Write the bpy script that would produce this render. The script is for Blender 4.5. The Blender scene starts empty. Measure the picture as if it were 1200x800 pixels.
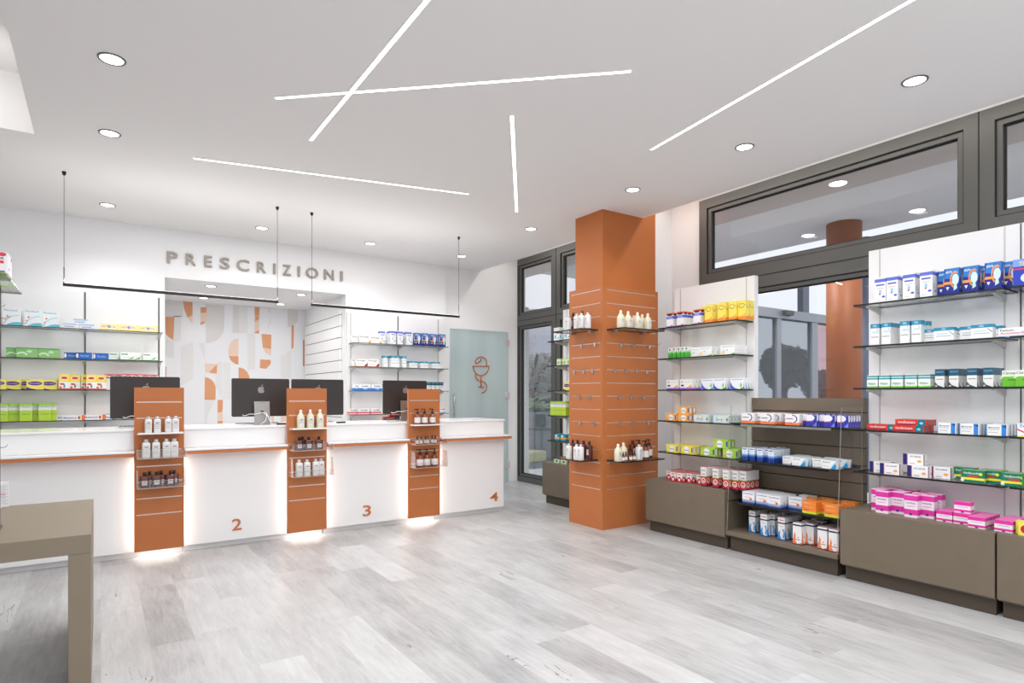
import bpy, math, random
from mathutils import Vector, Matrix
random.seed(7)
scene = bpy.context.scene
COL = scene.collection
PI = math.pi

# ------------------------------------------------------------------ survey
# camera stands at the origin of the plan, 1.40 m high, turned 34.1 deg to the
# right of the room's long axis; these helpers turn a sight line into metres
FL, CX, HY, EYE = 712.0, 600.0, 462.0, 1.40
TH = math.atan2(482, 712); SN, CS = math.sin(TH), math.cos(TH)
def _ray(px):
    l = (px - CX) / FL
    return (SN + l * CS, CS - l * SN)
def Yat(px, X):
    r = _ray(px); return X / r[0] * r[1]
def Xat(px, Y):
    r = _ray(px); return Y / r[1] * r[0]
def onX(px, py, X):
    r = _ray(px); d = X / r[0]; return (X, d * r[1], EYE - (py - HY) / FL * d)
def onY(px, py, Y):
    r = _ray(px); d = Y / r[1]; return (d * r[0], Y, EYE - (py - HY) / FL * d)
def onZ(px, py, Z):
    r = _ray(px); d = (Z - EYE) / (-(py - HY) / FL); return (d * r[0], d * r[1], Z)

# ------------------------------------------------------------------ materials
def lin(c):
    return tuple(((v / 255) / 12.92) if v / 255 <= 0.04045 else (((v / 255) + 0.055) / 1.055) ** 2.4 for v in c)
_M = {}
def mat(rgb, rough=0.5, metal=0.0, name=None, coat=0.0):
    key = (tuple(rgb), rough, metal, coat)
    if key in _M: return _M[key]
    m = bpy.data.materials.new(name or 'paint_%d_%d_%d' % tuple(rgb)); m.use_nodes = True
    b = m.node_tree.nodes['Principled BSDF']
    b.inputs['Base Color'].default_value = (*lin(rgb), 1)
    b.inputs['Roughness'].default_value = rough
    b.inputs['Metallic'].default_value = metal
    if coat: b.inputs['Coat Weight'].default_value = coat
    _M[key] = m
    return m
def nodes_mat(name):
    m = bpy.data.materials.new(name); m.use_nodes = True
    nt = m.node_tree
    return m, nt, nt.nodes, nt.links, nt.nodes['Principled BSDF']
def noisy(name, rgb, rgb2, scale, rough, metal=0.0, stretch=(1, 1, 1), bump=0.0, coat=0.0):
    m, nt, N, L, b = nodes_mat(name)
    tc = N.new('ShaderNodeTexCoord'); mp = N.new('ShaderNodeMapping'); mp.inputs['Scale'].default_value = stretch
    nz = N.new('ShaderNodeTexNoise'); nz.inputs['Scale'].default_value = scale; nz.inputs['Detail'].default_value = 5
    mx = N.new('ShaderNodeMix'); mx.data_type = 'RGBA'
    mx.inputs['A'].default_value = (*lin(rgb), 1); mx.inputs['B'].default_value = (*lin(rgb2), 1)
    L.new(tc.outputs['Object'], mp.inputs['Vector']); L.new(mp.outputs[0], nz.inputs['Vector'])
    L.new(nz.outputs['Fac'], mx.inputs['Factor']); L.new(mx.outputs['Result'], b.inputs['Base Color'])
    b.inputs['Roughness'].default_value = rough; b.inputs['Metallic'].default_value = metal
    b.inputs['Coat Weight'].default_value = coat
    if bump:
        bp = N.new('ShaderNodeBump'); bp.inputs['Strength'].default_value = bump; bp.inputs['Distance'].default_value = 0.002
        L.new(nz.outputs['Fac'], bp.inputs['Height']); L.new(bp.outputs[0], b.inputs['Normal'])
    return m
def emis(name, rgb, s):
    m, nt, N, L, b = nodes_mat(name)
    b.inputs['Base Color'].default_value = (*lin(rgb), 1)
    b.inputs['Emission Color'].default_value = (*lin(rgb), 1); b.inputs['Emission Strength'].default_value = s
    return m
def clear(name, tint, gloss=0.12, rough=0.02, rim=0.5):
    """thin clear sheet: lets light straight through, mirrors a little, more at a grazing angle"""
    m = bpy.data.materials.new(name); m.use_nodes = True; nt = m.node_tree; N = nt.nodes; L = nt.links
    N.remove(N['Principled BSDF']); out = N['Material Output']
    t = N.new('ShaderNodeBsdfTransparent'); t.inputs[0].default_value = (*tint, 1)
    g = N.new('ShaderNodeBsdfGlossy'); g.inputs['Roughness'].default_value = rough; g.inputs[0].default_value = (1, 1, 1, 1)
    fr = N.new('ShaderNodeLayerWeight'); fr.inputs['Blend'].default_value = 0.25
    mu = N.new('ShaderNodeMath'); mu.operation = 'MULTIPLY_ADD'; mu.inputs[1].default_value = rim; mu.inputs[2].default_value = gloss * 0.5
    ms = N.new('ShaderNodeMixShader')
    L.new(fr.outputs['Fresnel'], mu.inputs[0]); L.new(mu.outputs[0], ms.inputs[0])
    L.new(t.outputs[0], ms.inputs[1]); L.new(g.outputs[0], ms.inputs[2]); L.new(ms.outputs[0], out.inputs['Surface'])
    return m

M_CEIL = mat((241, 239, 238), 0.9, name='ceiling_paint')
M_WALL = mat((240, 240, 241), 0.85, name='wall_paint')
M_WHITE = mat((240, 240, 240), 0.35, name='white_laminate')
M_GLOSS = mat((243, 243, 243), 0.18, name='white_gloss', coat=0.3)
M_SLIT = mat((96, 94, 92), 0.5, 0.3, name='slotted_metal')
M_ORANGE = noisy('orange_lacquer', (190, 109, 50), (183, 103, 46), 3.0, 0.5)
M_ORANGE2 = noisy('orange_board', (191, 114, 62), (184, 108, 58), 6.0, 0.52)
M_OEDGE = mat((198, 118, 68), 0.45, name='orange_edge')
M_GROOVE = mat((215, 205, 200), 0.35, 0.5, name='groove_metal')
M_BROWN = noisy('taupe_laminate', (118, 106, 90), (110, 99, 84), 8.0, 0.5)
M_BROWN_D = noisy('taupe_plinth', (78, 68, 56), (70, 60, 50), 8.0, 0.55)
M_TABLE = noisy('taupe_table', (136, 124, 105), (130, 118, 100), 5.0, 0.5)
M_FRAME = noisy('anthracite_frame', (104, 104, 102), (92, 92, 90), 2.0, 0.45, 0.3)
M_SEAM = mat((22, 22, 22), 0.6, name='rubber_seal')
M_BLACK = mat((22, 20, 20), 0.4, name='black_metal')
M_STEEL = mat((190, 190, 190), 0.25, 0.9, name='brushed_steel')
M_BRKT = mat((196, 194, 192), 0.4, 0.4, name='bracket_metal')
M_GLASS = clear('shelf_glass', (0.955, 0.968, 0.96), 0.12)
M_GEDGE = mat((14, 22, 20), 0.45, name='glass_edge_green')
M_GEDGE_L = mat((80, 92, 88), 0.2, name='glass_edge_pale')
M_PANE = clear('window_glass', (0.90, 0.91, 0.91), 0.05, rim=.35)
M_ACRYL = clear('clear_acrylic', (0.96, 0.96, 0.95), 0.08, rim=.3)
M_SCREEN = clear('side_screen', (0.995, 0.995, 0.995), 0.0, rim=.04)
M_SCREEN_E = mat((150, 146, 140), 0.3, name='screen_edge')
M_ACRYL_E = mat((225, 222, 220), 0.2, name='acrylic_edge')
M_ESTRIP = emis('led_strip', (255, 250, 244), 4.0)
M_EDOWN = emis('downlight_lens', (255, 252, 248), 5.0)
M_ELED = emis('counter_led', (255, 251, 243), 17.0)
M_LETTER = mat((128, 120, 113), 0.35, 0.6, name='letter_metal')

def floor_mat():
    m, nt, N, L, b = nodes_mat('grey_oak_planks')
    tc = N.new('ShaderNodeTexCoord'); sep = N.new('ShaderNodeSeparateXYZ'); L.new(tc.outputs['Object'], sep.inputs[0])
    def math_(op, a, bb=None, c=None):
        n = N.new('ShaderNodeMath'); n.operation = op
        for i, v in enumerate((a, bb, c)):
            if v is None: continue
            if isinstance(v, (int, float)): n.inputs[i].default_value = v
            else: L.new(v, n.inputs[i])
        return n.outputs[0]
    W, LEN = 0.225, 1.22
    u = math_('DIVIDE', sep.outputs['X'], W); row = math_('FLOOR', u); fu = math_('FRACT', u)
    wn = N.new('ShaderNodeTexWhiteNoise'); wn.noise_dimensions = '1D'; L.new(row, wn.inputs['W'])
    v = math_('ADD', math_('DIVIDE', sep.outputs['Y'], LEN), math_('MULTIPLY', wn.outputs['Value'], 5.37))
    colm = math_('FLOOR', v); fv = math_('FRACT', v)
    cb = N.new('ShaderNodeCombineXYZ'); L.new(row, cb.inputs[0]); L.new(colm, cb.inputs[1])
    wn2 = N.new('ShaderNodeTexWhiteNoise'); wn2.noise_dimensions = '3D'; L.new(cb.outputs[0], wn2.inputs['Vector'])
    tone = wn2.outputs['Value']
    # grain, shifted per plank
    cb2 = N.new('ShaderNodeCombineXYZ')
    L.new(math_('MULTIPLY', sep.outputs['X'], 1.0), cb2.inputs[0]); L.new(math_('MULTIPLY', sep.outputs['Y'], 0.12), cb2.inputs[1])
    L.new(math_('MULTIPLY', tone, 37.0), cb2.inputs[2])
    g1 = N.new('ShaderNodeTexNoise'); g1.inputs['Scale'].default_value = 34; g1.inputs['Detail'].default_value = 9; g1.inputs['Roughness'].default_value = 0.72
    g1.inputs['Distortion'].default_value = 0.6
    L.new(cb2.outputs[0], g1.inputs['Vector'])
    cb3 = N.new('ShaderNodeCombineXYZ')
    L.new(sep.outputs['X'], cb3.inputs[0]); L.new(math_('MULTIPLY', sep.outputs['Y'], 0.45), cb3.inputs[1]); L.new(math_('MULTIPLY', tone, 91.0), cb3.inputs[2])
    g2 = N.new('ShaderNodeTexNoise'); g2.inputs['Scale'].default_value = 4.2; g2.inputs['Detail'].default_value = 4
    L.new(cb3.outputs[0], g2.inputs['Vector'])
    # cracks: where a very stretched ridge of noise is near 0.5 inside rare blotches
    g3 = N.new('ShaderNodeTexNoise'); g3.inputs['Scale'].default_value = 9; g3.inputs['Detail'].default_value = 6; g3.inputs['Distortion'].default_value = 1.3
    L.new(cb2.outputs[0], g3.inputs['Vector'])
    ridge = math_('LESS_THAN', math_('ABSOLUTE', math_('SUBTRACT', g3.outputs['Fac'], 0.5)), 0.009)
    blot = N.new('ShaderNodeTexNoise'); blot.inputs['Scale'].default_value = 3.1; L.new(cb3.outputs[0], blot.inputs['Vector'])
    spot = math_('GREATER_THAN', blot.outputs['Fac'], 0.66)
    crack = math_('MULTIPLY', ridge, spot)
    f = math_('ADD', math_('MULTIPLY', tone, 0.30), math_('MULTIPLY', g1.outputs['Fac'], 0.72))
    f = math_('ADD', f, math_('MULTIPLY', g2.outputs['Fac'], 0.50))
    f = math_('SUBTRACT', f, 0.27)
    ramp = N.new('ShaderNodeValToRGB'); e = ramp.color_ramp.elements
    e[0].position = 0.12; e[0].color = (*lin((136, 136, 137)), 1)
    e[1].position = 0.85; e[1].color = (*lin((207, 208, 209)), 1)
    x = ramp.color_ramp.elements.new(0.45); x.color = (*lin((178, 178, 179)), 1)
    L.new(f, ramp.inputs[0])
    s1 = math_('LESS_THAN', fu, 0.010); s2 = math_('LESS_THAN', fv, 0.0022)
    seam = math_('MAXIMUM', s1, s2)
    mx = N.new('ShaderNodeMix'); mx.data_type = 'RGBA'; mx.inputs['B'].default_value = (*lin((178, 175, 173)), 1)
    L.new(math_('MULTIPLY', seam, 0.8), mx.inputs['Factor']); L.new(ramp.outputs[0], mx.inputs['A'])
    mx2 = N.new('ShaderNodeMix'); mx2.data_type = 'RGBA'; mx2.inputs['B'].default_value = (*lin((120, 115, 110)), 1)
    L.new(math_('MULTIPLY', crack, 0.9), mx2.inputs['Factor']); L.new(mx.outputs['Result'], mx2.inputs['A'])
    L.new(mx2.outputs['Result'], b.inputs['Base Color'])
    b.inputs['Roughness'].default_value = 0.36
    bp = N.new('ShaderNodeBump'); bp.inputs['Strength'].default_value = 0.12; bp.inputs['Distance'].default_value = 0.002
    L.new(math_('SUBTRACT', g1.outputs['Fac'], math_('MULTIPLY', seam, 0.6)), bp.inputs['Height']); L.new(bp.outputs[0], b.inputs['Normal'])
    return m

# ------------------------------------------------------------------ mesh kit
class MB:
    def __init__(s): s.v = []; s.f = []; s.m = []; s.mats = []; s.sm = []
    def mi(s, m):
        if m not in s.mats: s.mats.append(m)
        return s.mats.index(m)
    def face(s, idx, m, smooth=False):
        s.f.append(tuple(idx)); s.m.append(s.mi(m)); s.sm.append(smooth)
    def quad(s, pts, m):
        n = len(s.v); s.v += [tuple(p) for p in pts]; s.face(range(n, n + len(pts)), m)
    def box(s, x0, y0, z0, x1, y1, z1, m, edge=None, top=None):
        """edge: material for the four side faces; top: for the top face"""
        n = len(s.v)
        s.v += [(x0, y0, z0), (x1, y0, z0), (x1, y1, z0), (x0, y1, z0), (x0, y0, z1), (x1, y0, z1), (x1, y1, z1), (x0, y1, z1)]
        e = edge or m
        s.face((n, n + 3, n + 2, n + 1), m); s.face((n + 4, n + 5, n + 6, n + 7), top or m)
        for a, b_ in ((0, 1), (1, 2), (2, 3), (3, 0)):
            s.face((n + a, n + b_, n + b_ + 4, n + a + 4), e)
        return s
    def lathe(s, prof, m, n=16, c=(0, 0, 0), sq=2.0, sx=1.0, sy=1.0, smooth=True, cap=True):
        """prof: (radius, z) pairs from bottom up; sq>2 squares the cross-section"""
        base = len(s.v)
        for r, z in prof:
            for k in range(n):
                a = 2 * PI * (k + 0.5) / n; ca, sa = math.cos(a), math.sin(a)
                q = (abs(ca) ** sq + abs(sa) ** sq) ** (-1.0 / sq)
                s.v.append((c[0] + r * q * ca * sx, c[1] + r * q * sa * sy, c[2] + z))
        for i in range(len(prof) - 1):
            for k in range(n):
                k2 = (k + 1) % n
                s.face((base + i * n + k, base + i * n + k2, base + (i + 1) * n + k2, base + (i + 1) * n + k), m, smooth)
        if cap:
            s.face([base + k for k in reversed(range(n))], m)
            t = base + (len(prof) - 1) * n; s.face([t + k for k in range(n)], m)
        return s
    def tube(s, pts, r, m, n=6):
        base = len(s.v); P = [Vector(p) for p in pts]
        for i, p in enumerate(P):
            d = (P[min(i + 1, len(P) - 1)] - P[max(i - 1, 0)]).normalized()
            up = Vector((0, 0, 1)) if abs(d.z) < 0.9 else Vector((1, 0, 0))
            a = d.cross(up).normalized(); b_ = d.cross(a).normalized()
            for k in range(n):
                t = 2 * PI * k / n
                s.v.append(tuple(p + a * (math.cos(t) * r) + b_ * (math.sin(t) * r)))
        for i in range(len(P) - 1):
            for k in range(n):
                k2 = (k + 1) % n
                s.face((base + i * n + k, base + i * n + k2, base + (i + 1) * n + k2, base + (i + 1) * n + k), m, True)
        s.face([base + k for k in range(n)], m); s.face([base + (len(P) - 1) * n + k for k in reversed(range(n))], m)
        return s
    def prism(s, pts, ax, a0, a1, m, edge=None):
        """pts: 2-D outline; ax: 0 x, 1 y, 2 z extrusion axis from a0 to a1"""
        def P(p, a):
            return [(a, p[0], p[1]), (p[0], a, p[1]), (p[0], p[1], a)][ax]
        n = len(s.v); k = len(pts)
        s.v += [P(p, a0) for p in pts] + [P(p, a1) for p in pts]
        s.face(range(n, n + k), m); s.face(reversed(range(n + k, n + 2 * k)), m)
        for i in range(k):
            j = (i + 1) % k; s.face((n + i, n + k + i, n + k + j, n + j), edge or m)
        return s
    def mesh(s, name):
        me = bpy.data.meshes.new(name); me.from_pydata(s.v, [], s.f)
        for m in s.mats: me.materials.append(m)
        me.polygons.foreach_set('material_index', s.m); me.polygons.foreach_set('use_smooth', s.sm)
        me.update(); return me
def obj(name, mb, parent=None, loc=None, rz=0, bevel=0.0):
    me = mb.mesh(name) if isinstance(mb, MB) else mb
    if bevel or True:
        import bmesh
        if isinstance(mb, MB) and not getattr(mb, 'keep', False):
            bm = bmesh.new(); bm.from_mesh(me); bmesh.ops.recalc_face_normals(bm, faces=bm.faces); bm.to_mesh(me); bm.free()
    o = bpy.data.objects.new(name, me); COL.objects.link(o)
    if loc: o.location = loc
    o.rotation_euler.z = rz
    if parent: o.parent = parent
    if bevel:
        b = o.modifiers.new('bevel', 'BEVEL'); b.width = bevel; b.segments = 2; b.limit_method = 'ANGLE'; b.angle_limit = 0.7
    return o
def tag(o, label=None, cat=None, group=None, kind=None):
    if label:
        n = len(label.replace('-', ' ').split())
        o['label'] = label
    if cat: o['category'] = cat
    if group: o['group'] = group
    if kind: o['kind'] = kind
    return o
def thing(name, label, cat, loc=(0, 0, 0), rz=0, group=None):
    o = bpy.data.objects.new(name, None); o.empty_display_size = 0.1; COL.objects.link(o)
    o.location = loc; o.rotation_euler.z = rz
    return tag(o, label, cat, group)
def struct(name, mb, parent=None, bevel=0.0):
    o = obj(name, mb, parent, bevel=bevel)
    if not parent: o['kind'] = 'structure'
    return o
def copy_tree(o, parent=None):
    c = o.copy(); COL.objects.link(c); c.parent = parent
    for ch in [x for x in bpy.data.objects if x.parent == o]: copy_tree(ch, c)
    return c
B = lambda *a, **k: MB().box(*a, **k)

# text as outlines, fitted into the unit square
_T = {}
def glyphs(txt):
    if txt in _T: return _T[txt]
    cu = bpy.data.curves.new('t', 'FONT'); cu.body = txt; cu.resolution_u = 3; cu.offset = 0.012
    o = bpy.data.objects.new('t', cu); COL.objects.link(o)
    dg = bpy.context.evaluated_depsgraph_get(); me = o.evaluated_get(dg).to_mesh()
    vs = [v.co.copy() for v in me.vertices]; fs = [tuple(p.vertices) for p in me.polygons]
    x0 = min(v.x for v in vs); x1 = max(v.x for v in vs); y0 = min(v.y for v in vs); y1 = max(v.y for v in vs)
    vs = [((v.x - x0) / (x1 - x0), (v.y - y0) / (y1 - y0)) for v in vs]
    o.evaluated_get(dg).to_mesh_clear(); bpy.data.objects.remove(o); bpy.data.curves.remove(cu)
    _T[txt] = (vs, fs, (x1 - x0) / (y1 - y0)); return _T[txt]
def solid_letter(ch, x0, x1, z0, z1, yf, depth, m):
    """one raised letter on a wall facing -Y"""
    vs, fs, asp = glyphs(ch); mb = MB(); n = len(vs)
    P = [(x0 + u * (x1 - x0), z0 + v * (z1 - z0)) for u, v in vs]
    mb.v = [(x, yf, z) for x, z in P] + [(x, yf + depth, z) for x, z in P]
    cnt = {}
    for f in fs:
        mb.face(f, m); mb.face([i + n for i in reversed(f)], m)
        for i in range(len(f)):
            a, b_ = f[i], f[(i + 1) % len(f)]
            if (b_, a) in cnt: del cnt[(b_, a)]
            else: cnt[(a, b_)] = 1
    for a, b_ in cnt: mb.face((a, a + n, b_ + n, b_), m)
    return mb

# ------------------------------------------------------------------ cartons
def carton_mesh(name, w, d, h, base, marks, top=None):
    """origin at the middle of the base, front towards -Y.
    marks in front-face units 0..1: ('b',v0,v1,c) band all round, ('r',u0,v0,u1,v1,c), ('e',u,v,ru,rv,c),
    ('p',[(u,v)..],c), ('t',text,u0,v0,u1,v1,c).  Side faces repeat them, narrowed."""
    mb = MB(); bm_ = mat(base, 0.38)
    mb.box(-w / 2, -d / 2, 0, w / 2, d / 2, h, bm_, top=mat(top, 0.38) if top else bm_)
    off = [0.0004]
    def shape(pts, m, faces=(0, 1, 3)):
        e = off[0]
        for k in faces:
            if k == 0: P = [(-w / 2 + u * w, -d / 2 - e, v * h) for u, v in pts]
            elif k == 1: P = [(w / 2 + e, -d / 2 + u * d, v * h) for u, v in pts]
            elif k == 3: P = [(-w / 2 - e, d / 2 - u * d, v * h) for u, v in pts]
            else: P = [(w / 2 - u * w, d / 2 + e, v * h) for u, v in pts]
            mb.quad(P, m)
    for k in marks:
        m = mat(k[-1], 0.38)
        if k[0] == 'b': shape([(0, k[1]), (1, k[1]), (1, k[2]), (0, k[2])], m, (0, 1, 2, 3))
        elif k[0] == 'r': shape([(k[1], k[2]), (k[3], k[2]), (k[3], k[4]), (k[1], k[4])], m)
        elif k[0] == 'f': shape([(k[1], k[2]), (k[3], k[2]), (k[3], k[4]), (k[1], k[4])], m, (0,))
        elif k[0] == 'e': shape([(k[1] + k[3] * math.cos(2 * PI * i / 14), k[2] + k[4] * math.sin(2 * PI * i / 14)) for i in range(14)], m)
        elif k[0] == 'p': shape(k[1], m)
        elif k[0] == 't':
            vs, fs, asp = glyphs(k[1]); n = len(mb.v)
            mb.v += [(-w / 2 + (k[2] + u * (k[4] - k[2])) * w, -d / 2 - off[0], (k[3] + v * (k[5] - k[3])) * h) for u, v in vs]
            for f in fs: mb.face([n + i for i in f], m)
        off[0] += 0.00012
    mb.keep = True
    return mb.mesh(name)

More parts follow.
